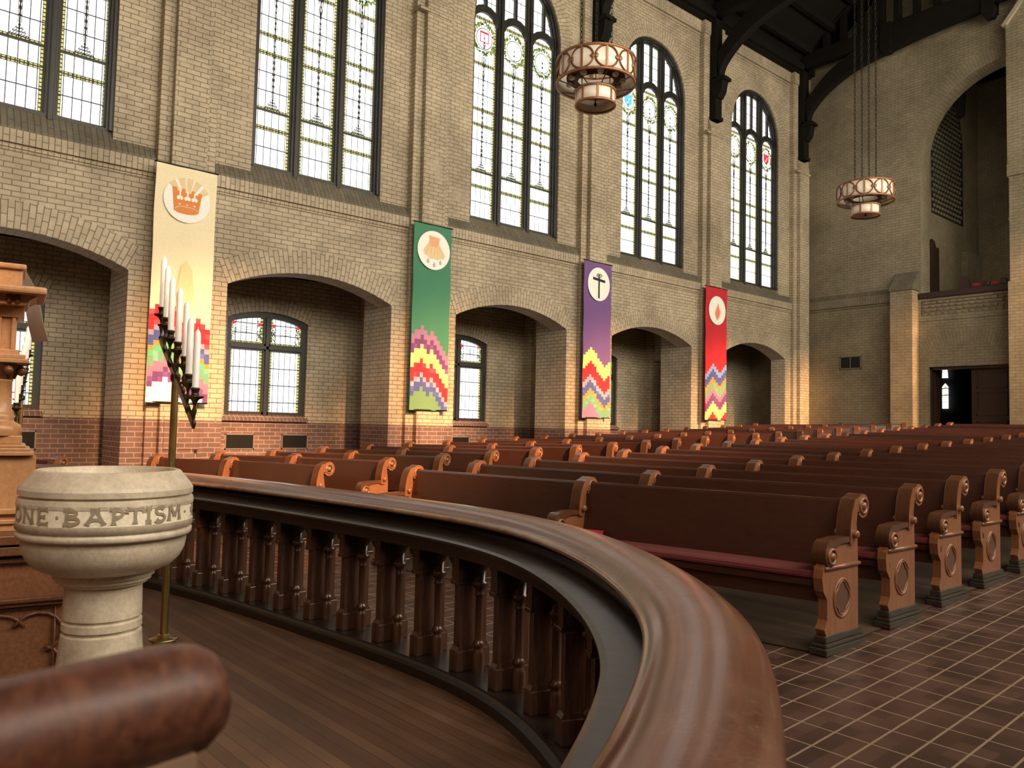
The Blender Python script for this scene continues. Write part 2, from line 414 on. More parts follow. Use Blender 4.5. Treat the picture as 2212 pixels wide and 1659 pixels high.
# ------------------------------------------------------------------ the setting
BY, BAY0 = 4.535, 6.14        # bay length, centre of the bay behind the second window
bays = [BAY0+BY*(k-1) for k in range(5)]              # 1.605 ... 19.745
piers = [3.87+BY*k for k in range(4)]
YB, YF, XR = 22.45, -4.5, 3.3
def segarch(half, zs, rise, n=16):
    R = (half*half+rise*rise)/(2*rise); a = asin(half/R)
    return [(R*sin(-a+2*a*k/n), zs+rise-R+R*cos(-a+2*a*k/n)) for k in range(n+1)]
def superarch(half, zs, rise, n=24, e=2.3):
    out = []
    for k in range(n+1):
        t = pi-pi*k/n; c, s_ = cos(t), sin(t)
        out.append((half*math.copysign(abs(c)**(2/e), c), zs+rise*abs(s_)**(2/e)))
    return out
def panel(mb, fn, u0, u1, v0, v1, arch, cu, sill, t0, t1, mi=0, back=True):
    """rectangular panel with one arched opening; arch = list of (du, v) left to right; fn(u,v,t)"""
    pts = [(cu+a, b) for a, b in arch]; L, R_ = pts[0][0], pts[-1][0]
    def quad(a, b, c, d, t): mb.add([fn(*q, t) for q in (a, b, c, d)], [(0, 1, 2, 3)], mi)
    for t in ((t0, t1) if back else (t0,)):
        quad((u0, v0), (L, v0), (L, v1), (u0, v1), t); quad((R_, v0), (u1, v0), (u1, v1), (R_, v1), t)
        if sill > v0: quad((L, v0), (R_, v0), (R_, sill), (L, sill), t)
        for (a, b) in zip(pts, pts[1:]): quad(a, b, (b[0], v1), (a[0], v1), t)
    rim = [(L, sill)]+pts+[(R_, sill)]
    for a, b in zip(rim, rim[1:]):
        mb.add([fn(*a, t0), fn(*b, t0), fn(*b, t1), fn(*a, t1)], [(0, 1, 2, 3)], mi)
    if sill > v0: mb.add([fn(L, sill, t0), fn(R_, sill, t0), fn(R_, sill, t1), fn(L, sill, t1)], [(0, 1, 2, 3)], mi)
fx = lambda u, v, t: (t, u, v)        # walls parallel to the nave
fy = lambda u, v, t: (u, t, v)        # walls across it
NI = segarch(1.53, 3.55, .35); TW = superarch(1.225, 9.75, 1.5); AW = segarch(.80, 3.28, .16)
wl = MB()
for c in bays:
    panel(wl, fx, c-BY/2, c+BY/2 if c < 19 else YB, -.1, 5.30, NI, c, -.1, -12.5, -12.96)
    panel(wl, fx, c-BY/2, c+BY/2 if c < 19 else YB, 5.30, 12.42, TW, c+.02, 5.38, -12.56, -13.05)
wl.add([(-12.5, YF, -.1), (-12.5, bays[0]-BY/2, -.1), (-12.5, bays[0]-BY/2, 12.4), (-12.5, YF, 12.4)], [(0, 1, 2, 3)])
# cross piers between nave arcade and outer aisle wall
for p in piers+[piers[0]-BY]:
    wl.box((-13.5, p-.735, -.1), (-12.96, p+.735, 5.2))
    wl.box((-14.45, p-.30, -.1), (-14.15, p+.30, 4.2))
    wl.box((-14.2, p-.24, 3.3), (-13.4, p+.24, 4.2))
struct('wall_left', wl, M['brick'])
aw = MB()
for c in bays: panel(aw, fx, c-BY/2, c+BY/2 if c < 19 else YB+.3, -.1, 4.4, AW, c, 1.45, -14.4, -14.75)
struct('wall_aisle', aw, M['brick'])
a = MB(); a.box((-14.8, YF, 4.15), (-12.9, YB, 4.3)); struct('ceiling_aisle', a, M['roof'])
# pilasters
pl = MB(); P5 = [p for p in piers]+[22.01]
for p in P5:
    pl.box((-12.62, p-.43, -.1), (-12.40, p+.43, 12.3)); pl.box((-12.62, p-.26, -.1), (-12.28, p+.26, 9.45))
    pl.prism([(-12.28, 9.45), (-12.42, 9.8), (-12.55, 9.8), (-12.55, 9.45)], lambda u, v, t: (u, t, v), p-.26, p+.26)
    pl.box((-12.62, p-.46, 9.25), (-12.25, p+.29, 9.32))
    pl.box((-12.62, p-.44, 12.0), (-12.37, p+.44, 12.06)); pl.box((-12.62, p-.45, 12.06), (-12.36, p+.45, 12.36))
    pl.box((-12.62, p-.20, .9), (-12.265, p+.32, 1.42))
struct('trim_1', pl, M['brick'], bevel=.01)
# string course, slate sills, eaves course
sc = MB(); sl = MB(); ev = MB()
for k, c in enumerate(bays):
    y0 = c-BY/2+.43 if k else YF; y1 = c+BY/2-.43
    sc.box((-12.6, y0, 5.07), (-12.455, y1, 5.285)); sc.box((-12.6, y0, 5.005), (-12.475, y1, 5.05)); sc.box((-12.6, y0, 4.97), (-12.49, y1, 4.99))
    sl.prism([(-12.45, 5.29), (-12.56, 5.47), (-12.6, 5.47), (-12.6, 5.2), (-12.45, 5.26)], lambda u, v, t: (u, t, v), y0, y1)
    sl.prism([(-12.452, 5.295), (-12.70, 5.66), (-12.8, 5.66), (-12.8, 5.3)], lambda u, v, t: (u, t, v), c-1.2, c+1.24)
    ev.box((-12.7, y0, 12.06), (-12.50, y1, 12.42)); ev.box((-12.7, y0, 11.98), (-12.53, y1, 12.03)); ev.box((-12.7, y0, 11.90), (-12.54, y1, 11.94))
struct('trim_2', sc, M['brick_soldier'], bevel=.006); struct('trim_3', sl, M['sill_slate']); struct('trim_4', ev, M['brick_soldier'], bevel=.006)
# arch rings of voussoirs
def ring(mb, arch, cu, wdt, t, fn=fx):
    pts = [(cu+a_, b_) for a_, b_ in arch]; s_ = 0
    nr = []
    for i, p in enumerate(pts):
        a_ = pts[max(0, i-1)]; b_ = pts[min(len(pts)-1, i+1)]; d = Vector((b_[0]-a_[0], b_[1]-a_[1])).normalized(); nr.append((-d.y, d.x))
    for i in range(len(pts)-1):
        p, q = pts[i], pts[i+1]; l = sqrt((p[0]-q[0])**2+(p[1]-q[1])**2)
        P2 = (p[0]+nr[i][0]*wdt, p[1]+nr[i][1]*wdt); Q2 = (q[0]+nr[i+1][0]*wdt, q[1]+nr[i+1][1]*wdt)
        mb.add([fn(*p, t), fn(*q, t), fn(*Q2, t), fn(*P2, t)], [(0, 1, 2, 3)], 0, [[(0, s_), (0, s_+l), (wdt, s_+l), (wdt, s_)]])
        s_ += l
rg = MB()
for c in bays:
    ring(rg, NI, c, .40, -12.494); ring(rg, TW, c+.02, .38, -12.553); ring(rg, AW, c, .3, -14.394)
struct('trim_5', rg, M['brick_ring'])
# red brick sills below the aisle windows
rs = MB()
for c in bays: rs.prism([(-14.33, 1.36), (-14.33, 1.40), (-14.52, 1.52), (-14.6, 1.52), (-14.6, 1.36)], lambda u, v, t: (u, t, v), c-.84, c+.84)
struct('trim_6', rs, M['brick_red_soldier'])

# rear wall: plain brick, gallery arch, parapet, doorway
wb = MB(); GA = [(0, 0)]
ga = []
for k in range(25):
    t = pi-pi*k/24; ga.append((2.45*math.copysign(abs(cos(t))**.9, cos(t)), 8.75+2.5*abs(sin(t))**.86))
gc = -9.09+2.45
panel(wb, fy, -12.6, gc+3.2, 5.22, 12.9, ga, gc, 5.22, YB, YB+.58)
dr = [(-.98, 3.24), (.98, 3.24)]
panel(wb, fy, -14.9, gc+3.2, -.1, 4.54, dr, -7.93, -.1, YB, YB+.45)
wb.add([(-12.6, YB, 4.54), (-9.09, YB, 4.54), (-9.09, YB, 5.22), (-12.6, YB, 5.22)], [(0, 1, 2, 3)])
wb.box((-9.09, YB+.045, 4.54), (-3.4, YB+.45, 5.14)); wb.box((-9.09, YB, 5.06), (-3.4, YB+.1, 5.14)); wb.box((-9.09, YB, 4.54), (-3.4, YB+.1, 4.66))
wb.add([(-12.6, YB+.3, 12.9), (XR, YB+.3, 12.9), (XR, YB+.3, 18.6), (-12.6, YB+.3, 18.6)], [(0, 1, 2, 3)])
wb.add([(gc+3.2, YB, -.1), (XR, YB, -.1), (XR, YB, 12.9), (gc+3.2, YB, 12.9)], [(0, 1, 2, 3)])
wb.box((-12.6, YB, 12.85), (XR, YB+.35, 12.95))
# recessed-brick frieze of the parapet
for r_ in range(4):
    for k in range(15):
        x_ = -9.02+k*.165+(.03 if r_ % 2 else 0)
        wb.box((x_, YB, 4.665+r_*.102), (x_+.115, YB+.05, 4.665+r_*.102+(.062 if (k+r_) % 2 else .04)))
wb.box((-9.09, YB-.02, 4.50), (-3.4, YB+.05, 4.54))
# buttress left of the gallery
wb.box((-9.75, YB-.42, -.1), (-9.16, YB+.1, 5.38))
struct('wall_back', wb, M['brick_back'])
c_ = MB(); c_.prism([(YB-.46, 5.36), (YB-.46, 5.42), (YB, 5.92), (YB+.02, 5.36)], lambda u, v, t: (t, u, v), -9.77, -9.13)
c_.prism([(YB-.05, 5.37), (YB+.01, 5.52), (YB+.05, 5.37)], lambda u, v, t: (t, u, v), -12.4, -9.75)
struct('trim_7', c_, M['sill_slate'])
c_ = MB(); c_.box((-12.4, YB-.05, 5.12), (-9.75, YB+.02, 5.37)); c_.box((-12.4, YB-.03, 5.06), (-9.75, YB+.02, 5.10))
struct('trim_8', c_, M['brick_soldier_back'], bevel=.006)
rgb = MB(); ring(rgb, ga, gc, .4, YB-.005, fy); ring(rgb, segarch(1.25, 3.45, .42), -7.93, .38, YB-.004, fy); struct('trim_9', rgb, M['brick_ring_back'])
# tall gabled pier at the right edge
gp = MB(); gx = -6.80
gp.box((gx, YB-.55, -.1), (gx+2.4, YB, 5.25)); gp.box((gx+.03, YB-.5, 5.25), (gx+2.37, YB, 7.9)); gp.box((gx, YB-.55, 7.9), (gx+2.4, YB, 8.2)); gp.box((gx, YB-.5, 8.2), (gx+2.4, YB, 11.9))
gp.prism([(gx, 11.9), (gx+.45, 12.45), (gx+.9, 11.9)], fy, YB-.5, YB)
struct('wall_pier', gp, M['brick_back'])
gp = MB(); gp.prism([(gx-.08, 11.80), (gx+.45, 12.50), (gx+1.0, 11.80), (gx+.9, 11.80), (gx+.45, 12.35), (gx+.04, 11.80)], fy, YB-.58, YB)
struct('trim_10', gp, plain('coping_stone', (.34, .29, .2), .7))
# gallery room behind the arch
gr = MB(); gx0 = -9.32
gr.add([(gx0, YB+.55, 4.5), (gx0, 27.4, 4.5), (gx0, 27.4, 12.8), (gx0, YB+.55, 12.8)], [(0, 1, 2, 3)])
gr.add([(gx0, 27.4, 4.5), (-3.2, 27.4, 4.5), (-3.2, 27.4, 12.8), (gx0, 27.4, 12.8)], [(0, 1, 2, 3)])
gfl = MB(); gfl.add([(gx0, YB+.1, 4.6), (-3.2, YB+.1, 4.6), (-3.2, 27.4, 4.6), (gx0, 27.4, 4.6)], [(0, 1, 2, 3)]); struct('floor_gallery', gfl, M['platform'])
gr.add([(-3.2, YB+.55, 4.5), (-3.2, 27.4, 4.5), (-3.2, 27.4, 12.8), (-3.2, YB+.55, 12.8)], [(0, 1, 2, 3)])
gr.box((gx0-.02, 26.0, 4.6), (gx0+.16, 27.4, 7.05)); gr.box((gx0, 27.2, 4.6), (-3.2, 27.4, 7.05))
struct('wall_gallery', gr, M['brick_back'])
g2 = MB(); g2.box((gx0-.1, YB+.5, 12.75), (-3.1, 27.5, 12.9))
g2.box((-8.6, YB+.7, 11.2), (-8.25, YB+1.0, 12.8)); g2.prism([(-8.6, 11.2), (-8.25, 11.2), (-8.28, 10.3), (-8.42, 10.25)], fy, YB+.72, YB+.98)
struct('ceiling_gallery', g2, M['roof'])
# brick lattice screen on the gallery side wall
la = MB(); y0, y1 = 23.75, 26.1; la.box((gx0-.02, y0, 7.85), (gx0+.01, y1, 10.2))
for k in range(12):
    t0 = pi*k/12; t1 = pi*(k+1)/12; cc = (y0+y1)/2; hh = (y1-y0)/2
    la.add([(gx0+.01, cc, 10.2), (gx0+.01, cc+hh*cos(t0), 10.2+1.6*sin(t0)), (gx0+.01, cc+hh*cos(t1), 10.2+1.6*sin(t1))], [(0, 1, 2)])
lat = MB()
for r_ in range(26):
    z = 7.90+r_*.15
    wd = (y1-y0)/2 if z < 10.2 else (y1-y0)/2*sqrt(max(0, 1-((z-10.2)/1.6)**2))
    n_ = int(wd*2/.2)
    for k in range(n_):
        yy = (y0+y1)/2-wd+(k+(.5 if r_ % 2 else 0))*.2
        if yy+.1 < (y0+y1)/2+wd: lat.box((gx0+.01, yy, z), (gx0+.03, yy+.115, z+.085))
struct('trim_11', la, M['dark']); struct('trim_12', lat, M['brick_back'])  # black backing paints the shade behind the lattice
r_ = MB(); r_.box((-9.12, YB-.08, 5.13), (-3.3, YB+.3, 5.28)); struct('trim_13', r_, M['door'], bevel=.01)
gd = MB(); gd.box((gx0-.01, 23.40, 4.6), (gx0+.06, 23.48, 6.85)); gd.box((gx0-.01, 24.05, 4.6), (gx0+.06, 24.13, 6.85)); gd.prism([(23.48, 4.6), (24.05, 4.6), (24.05, 6.85), (23.92, 7.02), (23.77, 7.08), (23.6, 7.02), (23.48, 6.85)], fx, gx0, gx0+.02); gd.box((gx0, 23.85, 4.6), (gx0+.05, 23.9, 6.9))
struct('door_2', gd, M['door'])
# doorway to the narthex
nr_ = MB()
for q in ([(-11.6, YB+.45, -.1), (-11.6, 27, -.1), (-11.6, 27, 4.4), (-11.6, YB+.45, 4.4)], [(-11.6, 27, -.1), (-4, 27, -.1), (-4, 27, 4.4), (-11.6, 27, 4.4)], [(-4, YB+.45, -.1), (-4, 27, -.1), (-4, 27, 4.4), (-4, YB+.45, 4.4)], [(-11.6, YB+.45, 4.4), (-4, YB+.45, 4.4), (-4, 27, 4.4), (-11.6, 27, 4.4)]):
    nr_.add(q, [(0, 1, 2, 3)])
struct('wall_narthex', nr_, M['dark'])  # walls coloured black so the room reads as unlit
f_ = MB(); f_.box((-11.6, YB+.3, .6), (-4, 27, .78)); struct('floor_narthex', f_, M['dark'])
# outer walls out of view (they carry the windows that light the nave), chancel end closed to block light from behind
wr = MB(); RW = superarch(1.75, 9.4, 1.9)
for c in [bays[0]-BY]+bays: panel(wr, fx, c-BY/2, c+BY/2 if c < 19 else YB+.3, -.1, 13, RW, c, 5.4, XR, XR+.4)
wch = MB(); wch.add([(-14.8, YF, -.1), (XR+.4, YF, -.1), (XR+.4, YF, 13), (-4.6, YF, 18.8), (-14.8, YF, 13)], [(0, 1, 2, 3, 4)])
struct('wall_chancel', wch, M['oak_mid'])  # unseen wall given darker oak to cut bounced light
struct('wall_right', wr, M['brick'])
wp = MB()
for c in bays[1:]:
    pts = [(c-1.75, 5.4)]+[(c+a_, b_) for a_, b_ in RW]+[(c+1.75, 5.4)]
    wp.add([(XR+.25, u, v) for u, v in pts], [tuple(range(len(pts)))])
m, nt, b = newmat('amber_window_glass'); nt.nodes.remove(b)
tr = nt.nodes.new('ShaderNodeBsdfTransparent'); em = nt.nodes.new('ShaderNodeEmission'); ad = nt.nodes.new('ShaderNodeAddShader')
t_ = nt.nodes.new('ShaderNodeTexCoord'); nn_ = noise(nt, t_.outputs['Object'], 3, 3)
nt.links.new(mix(nt, nn_, (1.0, .66, .40), (1.0, .52, .28)), tr.inputs[0])
em.inputs[0].default_value = (1, .91, .76, 1); em.inputs[1].default_value = 10.5
nt.links.new(tr.outputs[0], ad.inputs[0]); nt.links.new(em.outputs[0], ad.inputs[1]); nt.links.new(ad.outputs[0], nt.nodes['Material Output'].inputs[0])
struct('window_right', wp, m)
m2 = m.copy(); m2.name = 'dim_window_glass'  # same glass with its glow lowered to balance the light near the chancel
for n_ in m2.node_tree.nodes:
    if n_.type == 'EMISSION': n_.inputs[1].default_value = 8.0
wp = MB()
for c in [bays[0]-BY, bays[0]]:
    pts = [(c-1.75, 5.4)]+[(c+a_, b_) for a_, b_ in RW]+[(c+1.75, 5.4)]
    wp.add([(XR+.25, u, v) for u, v in pts], [tuple(range(len(pts)))])
struct('window_chancel', wp, m2)

# floors
fl = MB(); ys = [YF, 3.0]+[3.0+k*.5 for k in range(1, 23)]+[14+k*.5 for k in range(1, 18)]+[YB+.1]
ys = sorted(set(ys))
for a_, b_ in zip(ys, ys[1:]): fl.add([(-14.8, a_, rake(a_)), (XR+.4, a_, rake(a_)), (XR+.4, b_, rake(b_)), (-14.8, b_, rake(b_))], [(0, 1, 2, 3)])
struct('floor', fl, M['tile'])
# pew platforms (thin boards laid on the slope)
def AX(k): return Vector((-11.1-.05*k, 3.25+.83*k, 0))
def BX(k): return Vector((-9.75-.02*k, 3.72+.855*k, 0))
def LLX(k): return Vector((-8.03-.85*(1-math.exp(-k/8)), 4.12+.87*k, 0))
def LX(k): return Vector((-6.85-.055*k, 4.52+.875*k, 0))
def MX(k): return Vector((-4.64-.006*k, 4.78+.852*k, 0))
def RX(k): return Vector((-2.50, 5.10+.862*k, 0))
NR = 20
for e0, e1, off in ((lambda k: LX(k), lambda k: RX(k), None), (lambda k: AX(k), lambda k: LLX(k), None)):
    mb = MB()
    for k in range(NR):
        a0 = e0(k)+Vector((0, -.42, 0)); a1 = e0(k+1)+Vector((0, -.42, 0)); b0 = e1(k)+Vector((0, -.42, 0)); b1 = e1(k+1)+Vector((0, -.42, 0))
        for p in (a0, a1, b0, b1): p.z = rake(p.y)+.006
        mb.add([a0, b0, b1, a1], [(0, 1, 2, 3)])
    struct('floor_pews', mb, M['platform'])

# ceiling
cl = MB(); xe, ze, xc, zr = -12.7, 12.55, -4.6, 18.7
for sgn in (0, 1):
    a_, b_ = ((xe, ze), (xc, zr)) if not sgn else ((xc, zr), (XR+.5, ze))
    cl.add([(a_[0], YF, a_[1]), (b_[0], YF, b_[1]), (b_[0], YB+.5, b_[1]), (a_[0], YB+.5, a_[1])], [(0, 1, 2, 3)])
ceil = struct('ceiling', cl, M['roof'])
sl_ = (zr-ze)/(xc-xe)
for k in range(1, 12):
    x_ = xe+k*.68; z_ = ze+sl_*(x_-xe)
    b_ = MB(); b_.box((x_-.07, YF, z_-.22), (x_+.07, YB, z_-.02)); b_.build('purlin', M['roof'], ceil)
b_ = MB(); b_.box((-12.62, YF, 12.42), (-12.2, YB, 12.62)); b_.box((-12.6, YF, 12.62), (-12.35, YB, 12.95)); b_.box((-12.6, YF, 12.38), (-12.32, YB, 12.44)); b_.build('wall_plate', M['roof'], ceil)
# trusses
tl = ['dark roof truss farthest back, against the rear gallery wall', 'dark roof truss springing from the pilaster above the red banner', 'dark roof truss above the purple banner and nearer hanging light']
for k, yy in enumerate([21.95, piers[3]-.05, piers[2]-.05]):
    t = thing('roof_truss', (-12.2, yy, 9.7), tl[k], 'roof truss', 'arched roof trusses')
    y0, y1 = yy-.14, yy+.14
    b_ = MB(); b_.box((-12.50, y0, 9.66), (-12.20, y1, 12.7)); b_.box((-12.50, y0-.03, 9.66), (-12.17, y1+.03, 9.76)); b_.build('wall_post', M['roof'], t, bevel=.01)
    b_ = MB(); b_.prism([(-12.22, 10.25), (-12.15, 10.25), (-12.05, 10.4), (-12.0, 10.68), (-12.22, 10.68)], fy, yy-.13, yy+.13)
    b_.box((-12.3, yy-.17, 10.68), (-11.93, yy+.17, 10.76)); b_.box((-12.3, yy-.14, 10.76), (-11.97, yy+.14, 10.81)); b_.build('corbel', M['roof'], t)
    lo = catmull([(-12.12, 10.8), (-12.05, 11.08), (-11.78, 11.38), (-11.42, 11.64), (-10.9, 11.9), (-10.3, 12.06), (-9.6, 12.16), (-8.5, 12.3), (-7, 12.4)], 5)
    hi = catmull([(-12.2, 11.45), (-11.9, 11.75), (-11.5, 12.1), (-11.0, 12.35), (-10.3, 12.52), (-7, 12.62)], 5)
    b_ = MB(); b_.prism(lo+hi[::-1], fy, yy-.12, yy+.12); b_.build('arch_brace', M['roof'], t)
    b_ = MB(); b_.box((-12.3, y0, 12.5), (XR, y1, 12.93)); b_.build('tie_beam', M['roof'], t, bevel=.01)
    b_ = MB(); b_.prism([(-12.3, 12.9), (-12.3, 13.0), (xc, zr-.25), (xc, zr-.75)], fy, y0, y1); b_.prism([(XR-.1, 12.9), (XR-.1, 13.0), (xc, zr-.25), (xc, zr-.75)], fy, y0, y1); b_.build('rafter', M['roof'], t)
    for q in range(9):
        x_ = -11.55+q*.52; w_ = .075 if q not in (3, 7) else .16
        z1 = 12.95+(x_+12.3)*.66
        b_ = MB(); b_.box((x_-w_, y0+.04, 12.9), (x_+w_, y1-.04, z1)); b_.build('stud', M['roof'], t)
    for x_ in (-9.75, -7.15):
        b_ = MB(); b_.box((x_-.15, y0-.03, 12.22), (x_+.15, y1+.03, 12.95)); b_.prism([(x_-.13, 12.22), (x_-.09, 12.12), (x_+.09, 12.12), (x_+.13, 12.22)], fy, y0, y1); b_.build('boss', M['roof'], t)

# ------------------------------------------------------------------ windows
LW = .62; LP = .826
PN = pane('leaded_pane_tall', LW); PS = pane('leaded_pane_top', .28, vs=.30, hs=.3, bands=(), brd=.02); PA = pane('leaded_pane_low', .63, vs=.112, hs=.325, bands=(), brd=.045, strength=2.0)
PB = pane('leaded_pane_inscribed', .63, vs=.105, hs=.19, bands=(0, 3), brd=.045, strength=1.8)
def pane_poly(mb, pts, x, y0, z0):
    mb.add([(x, u, v) for u, v in pts], [tuple(range(len(pts)))], 0, [[(u-y0, v-z0) for u, v in pts]])
ZG = 5.67; ZH = 9.82
def head(h, zs, rise): return segarch(h, zs, rise, 8)
shields = {(2, 0): ('red', 'book'), (3, 0): ('cyan', 'shield'), (4, 2): ('red', 'shield'), (3, 2): ('lilac', 'dots'), (2, 1): ('lilac', 'dots')}
for wi, c0 in enumerate(bays):
    c = c0+.02
    wn_ = thing('window_%d' % (wi+1), (-12.74, c, 5.6), None, None, kind='structure')
    xg = -12.745
    # outer frame moulding: sweep along jambs and arch
    rim = [(c-1.225, 5.6)]+[(c+a_, b_) for a_, b_ in TW]+[(c+1.225, 5.6)]
    fr = MB()
    def rimband(w0, w1, xa, xb):
        ins = []
        for i, p in enumerate(rim):
            a_ = rim[max(0, i-1)]; b_ = rim[min(len(rim)-1, i+1)]; d = Vector((b_[0]-a_[0], b_[1]-a_[1])).normalized(); ins.append((d.y, -d.x))
        for i in range(len(rim)-1):
            q = []
            for j in (i, i+1):
                n_ = ins[j]; q += [(rim[j][0]+n_[0]*w0, rim[j][1]+n_[1]*w0), (rim[j][0]+n_[0]*w1, rim[j][1]+n_[1]*w1)]
            vs = [(xb, *q[0]), (xb, *q[1]), (xb, *q[3]), (xb, *q[2]), (xa, *q[0]), (xa, *q[1]), (xa, *q[3]), (xa, *q[2])]
            fr.add(vs, [(0, 1, 2, 3), (0, 1, 5, 4), (1, 2, 6, 5), (2, 3, 7, 6), (3, 0, 4, 7)])
    rimband(-.01, .05, -12.78, -12.60); rimband(.04, .085, -12.78, -12.65); rimband(.08, .115, -12.78, -12.70)
    fr.box((-12.78, c-1.2, 5.56), (-12.66, c+1.2, 5.64)); fr.box((-12.78, c-1.2, 5.62), (-12.70, c+1.2, 5.67))
    fr.build('frame', M['frame'], wn_)
    for s_ in (-.5, .5):
        y_ = c+s_*LP; top = 9.75+1.5*(1-(abs(s_*LP)/1.225)**2.3)**(1/2.3)
        mb = MB(); mb.box((-12.79, y_-.105, 5.6), (-12.71, y_+.105, top)); mb.box((-12.79, y_-.075, 5.6), (-12.665, y_+.075, top)); mb.box((-12.79, y_-.035, 5.55), (-12.62, y_+.035, top))
        mb.build('mullion', M['frame'], wn_, bevel=.01)
    for li in range(3):
        yc = c+(li-1)*LP
        hd = head(LW/2, ZH, .22)
        mb = MB(); pts = [(yc-LW/2, ZG)]+[(yc+a_, b_) for a_, b_ in hd]+[(yc+LW/2, ZG)]
        pane_poly(mb, pts[::-1], xg, yc-LW/2, ZG); mb.build('glass_pane', PN, wn_)
        # arched head bar
        mb = MB()
        outer = [(yc-LP/2, ZH+.08)]+[(yc+a_, b_) for a_, b_ in segarch(LP/2-.02, ZH+.10, .26, 8)]+[(yc+LP/2, ZH+.08)]
        hp = [(yc+a_, b_) for a_, b_ in head(LW/2+.005, ZH-.03, .23)]
        for i in range(8):
            o0, o1 = outer[i+1], outer[i+2]; h0, h1 = hp[i], hp[i+1]
            vs = [(-12.68, *h0), (-12.68, *h1), (-12.68, *o1), (-12.68, *o0), (-12.79, *h0), (-12.79, *h1), (-12.79, *o1), (-12.79, *o0)]
            mb.add(vs, [(0, 1, 2, 3), (0, 4, 5, 1), (3, 2, 6, 7)])
        mb.build('light_head', M['frame'], wn_)
        mb = MB(); zb = ZG+.325*2+.30-.03; mb.box((-12.77, yc-LW/2, ZG+.94), (-12.72, yc+LW/2, ZG+.975)); mb.build('saddle_bar', M['frame'], wn_)
        # upper lights (two per light)
        mb = MB(); bar = MB()
        for h_ in (-1, 1):
            ya = yc+h_*(.165)-.135; yb_ = ya+.27
            if h_ == -1: ya += .0
            tp = []
            for q in range(7):
                y_ = ya+(yb_-ya)*q/6; d = min(1, abs(y_-c)/1.10); tz = 9.75+1.38*(1-d**2.3)**(1/2.3) if d < 1 else 9.75
                tp.append((y_, tz))
            def zl(y_):
                d = abs(y_-yc); return ZH+.10+.28-.26*(d/.413)**2
            bt_ = [(ya+(yb_-ya)*q/4, zl(ya+(yb_-ya)*q/4)) for q in range(5)]
            tp = [(u, max(v, zl(u)+.01)) for u, v in tp]
            pane_poly(mb, bt_+tp[::-1], xg, ya, 10)
        mb.build('glass_pane', PS, wn_)
        y_ = yc; d = abs(y_-c)/1.225; top = 9.75+1.5*(1-d**2.3)**(1/2.3)
        bar.box((-12.79, y_-.035, ZH+.25), (-12.69, y_+.035, top)); bar.build('mullion', M['frame'], wn_)
        # lead ornament: tassel on a rod, and the medallion in its wreath
        zb = ZG+.99; mb = MB(); xo = xg+.006
        for r_ in range(4):
            n_ = 4-r_
            for q in range(n_*2-1):
                yy = yc+(q-(n_-1))*.034; mb.tube([(xo, yy+.014*cos(t_), zb+.03+r_*.048+.017*sin(t_)) for t_ in [0, 1.57, 3.14, 4.71]], .009, 4, closed=True, smooth=False)
        mb.tube([(xo, yc, zb+.1), (xo, yc, 9.05)], .010, 4)
        for q in (-1, 1): mb.tube([(xo, yc+q*.02, zb+.2), (xo, yc+q*.035, 9.05)], .0045, 4)
        for q in range(26): 
            zz = zb+.3+q*.1
            mb.box((xo-.004, yc-.016, zz), (xo+.004, yc+.016, zz+random.uniform(.02, .06)))
        for q in (-1, 1): mb.tube([(xo, yc+q*.05, 8.95), (xo, yc+q*.05, 9.2)], .008, 4); mb.tube([(xo, yc+q*.05, 8.95), (xo, yc+q*.01, 8.6)], .006, 4)
        mb.build('lead_tassel', M['frame'], wn_)
        md = MB(); zc_ = 9.48; sx, sz = .225, .235
        for q in range(150):
            an = random.uniform(0, 2*pi); rr = random.uniform(1.02, 1.32); yy = yc+sx*rr*cos(an)*1.05; zz = zc_+sz*rr*sin(an)*1.15
            if abs(yy-yc) > .28: continue
            s_ = random.uniform(.018, .034); a2 = random.uniform(0, pi)
            md.add([(xo-.002, yy+s_*cos(a2+t_), zz+s_*sin(a2+t_)) for t_ in (0, 1.4, pi, 4.5)], [(0, 1, 2, 3)], random.choice((1, 1, 2, 2, 6)))
        n_ = 28; ov = [(xo+.001, yc+sx*cos(2*pi*q/n_), zc_+sz*sin(2*pi*q/n_)) for q in range(n_)]
        md.add(ov, [tuple(range(n_))], 0)
        md.tube([(xo+.002, yc+sx*.93*cos(2*pi*q/n_), zc_+sz*.93*sin(2*pi*q/n_)) for q in range(n_)], .008, 4, mi=6, closed=True)
        kind = shields.get((wi, li), ('none', 'lines')); cm = {'red': 3, 'cyan': 5, 'lilac': 4, 'none': 6}[kind[0]]
        if kind[1] == 'shield':
            sh = [(-.14, .16), (.14, .16), (.14, -.04), (0, -.17), (-.14, -.04)]
            md.add([(xo+.003, yc+u, zc_+v) for u, v in sh], [(0, 1, 2, 3, 4)], cm)
            md.add([(xo+.004, yc+u, zc_+v) for u, v in [(-.05, -.07), (-.02, -.07), (.06, .06), (.03, .06)]], [(0, 1, 2, 3)], 0)
        elif kind[1] == 'book':
            md.add([(xo+.003, yc+u, zc_+v) for u, v in [(-.12, .15), (.12, .15), (.12, -.09), (-.12, -.09)]], [(0, 1, 2, 3)], cm)
            for q in (-1, 1): md.add([(xo+.004, yc+q*.052+u, zc_+v) for u, v in [(-.045, .105), (.045, .105), (.045, -.07), (-.045, -.07)]], [(0, 1, 2, 3)], 0)
            md.add([(xo+.003, yc+u, zc_+v) for u, v in [(-.05, -.13), (.05, -.13), (0, -.19)]], [(0, 1, 2)], cm)
        else:
            for q in range(10): yy, zz = random.uniform(-.1, .1), random.uniform(-.12, .12); md.add([(xo+.003, yc+yy+.014*cos(t_), zc_+zz+.014*sin(t_)) for t_ in (0, 1.5, 3, 4.5)], [(0, 1, 2, 3)], cm if cm != 6 else 4)
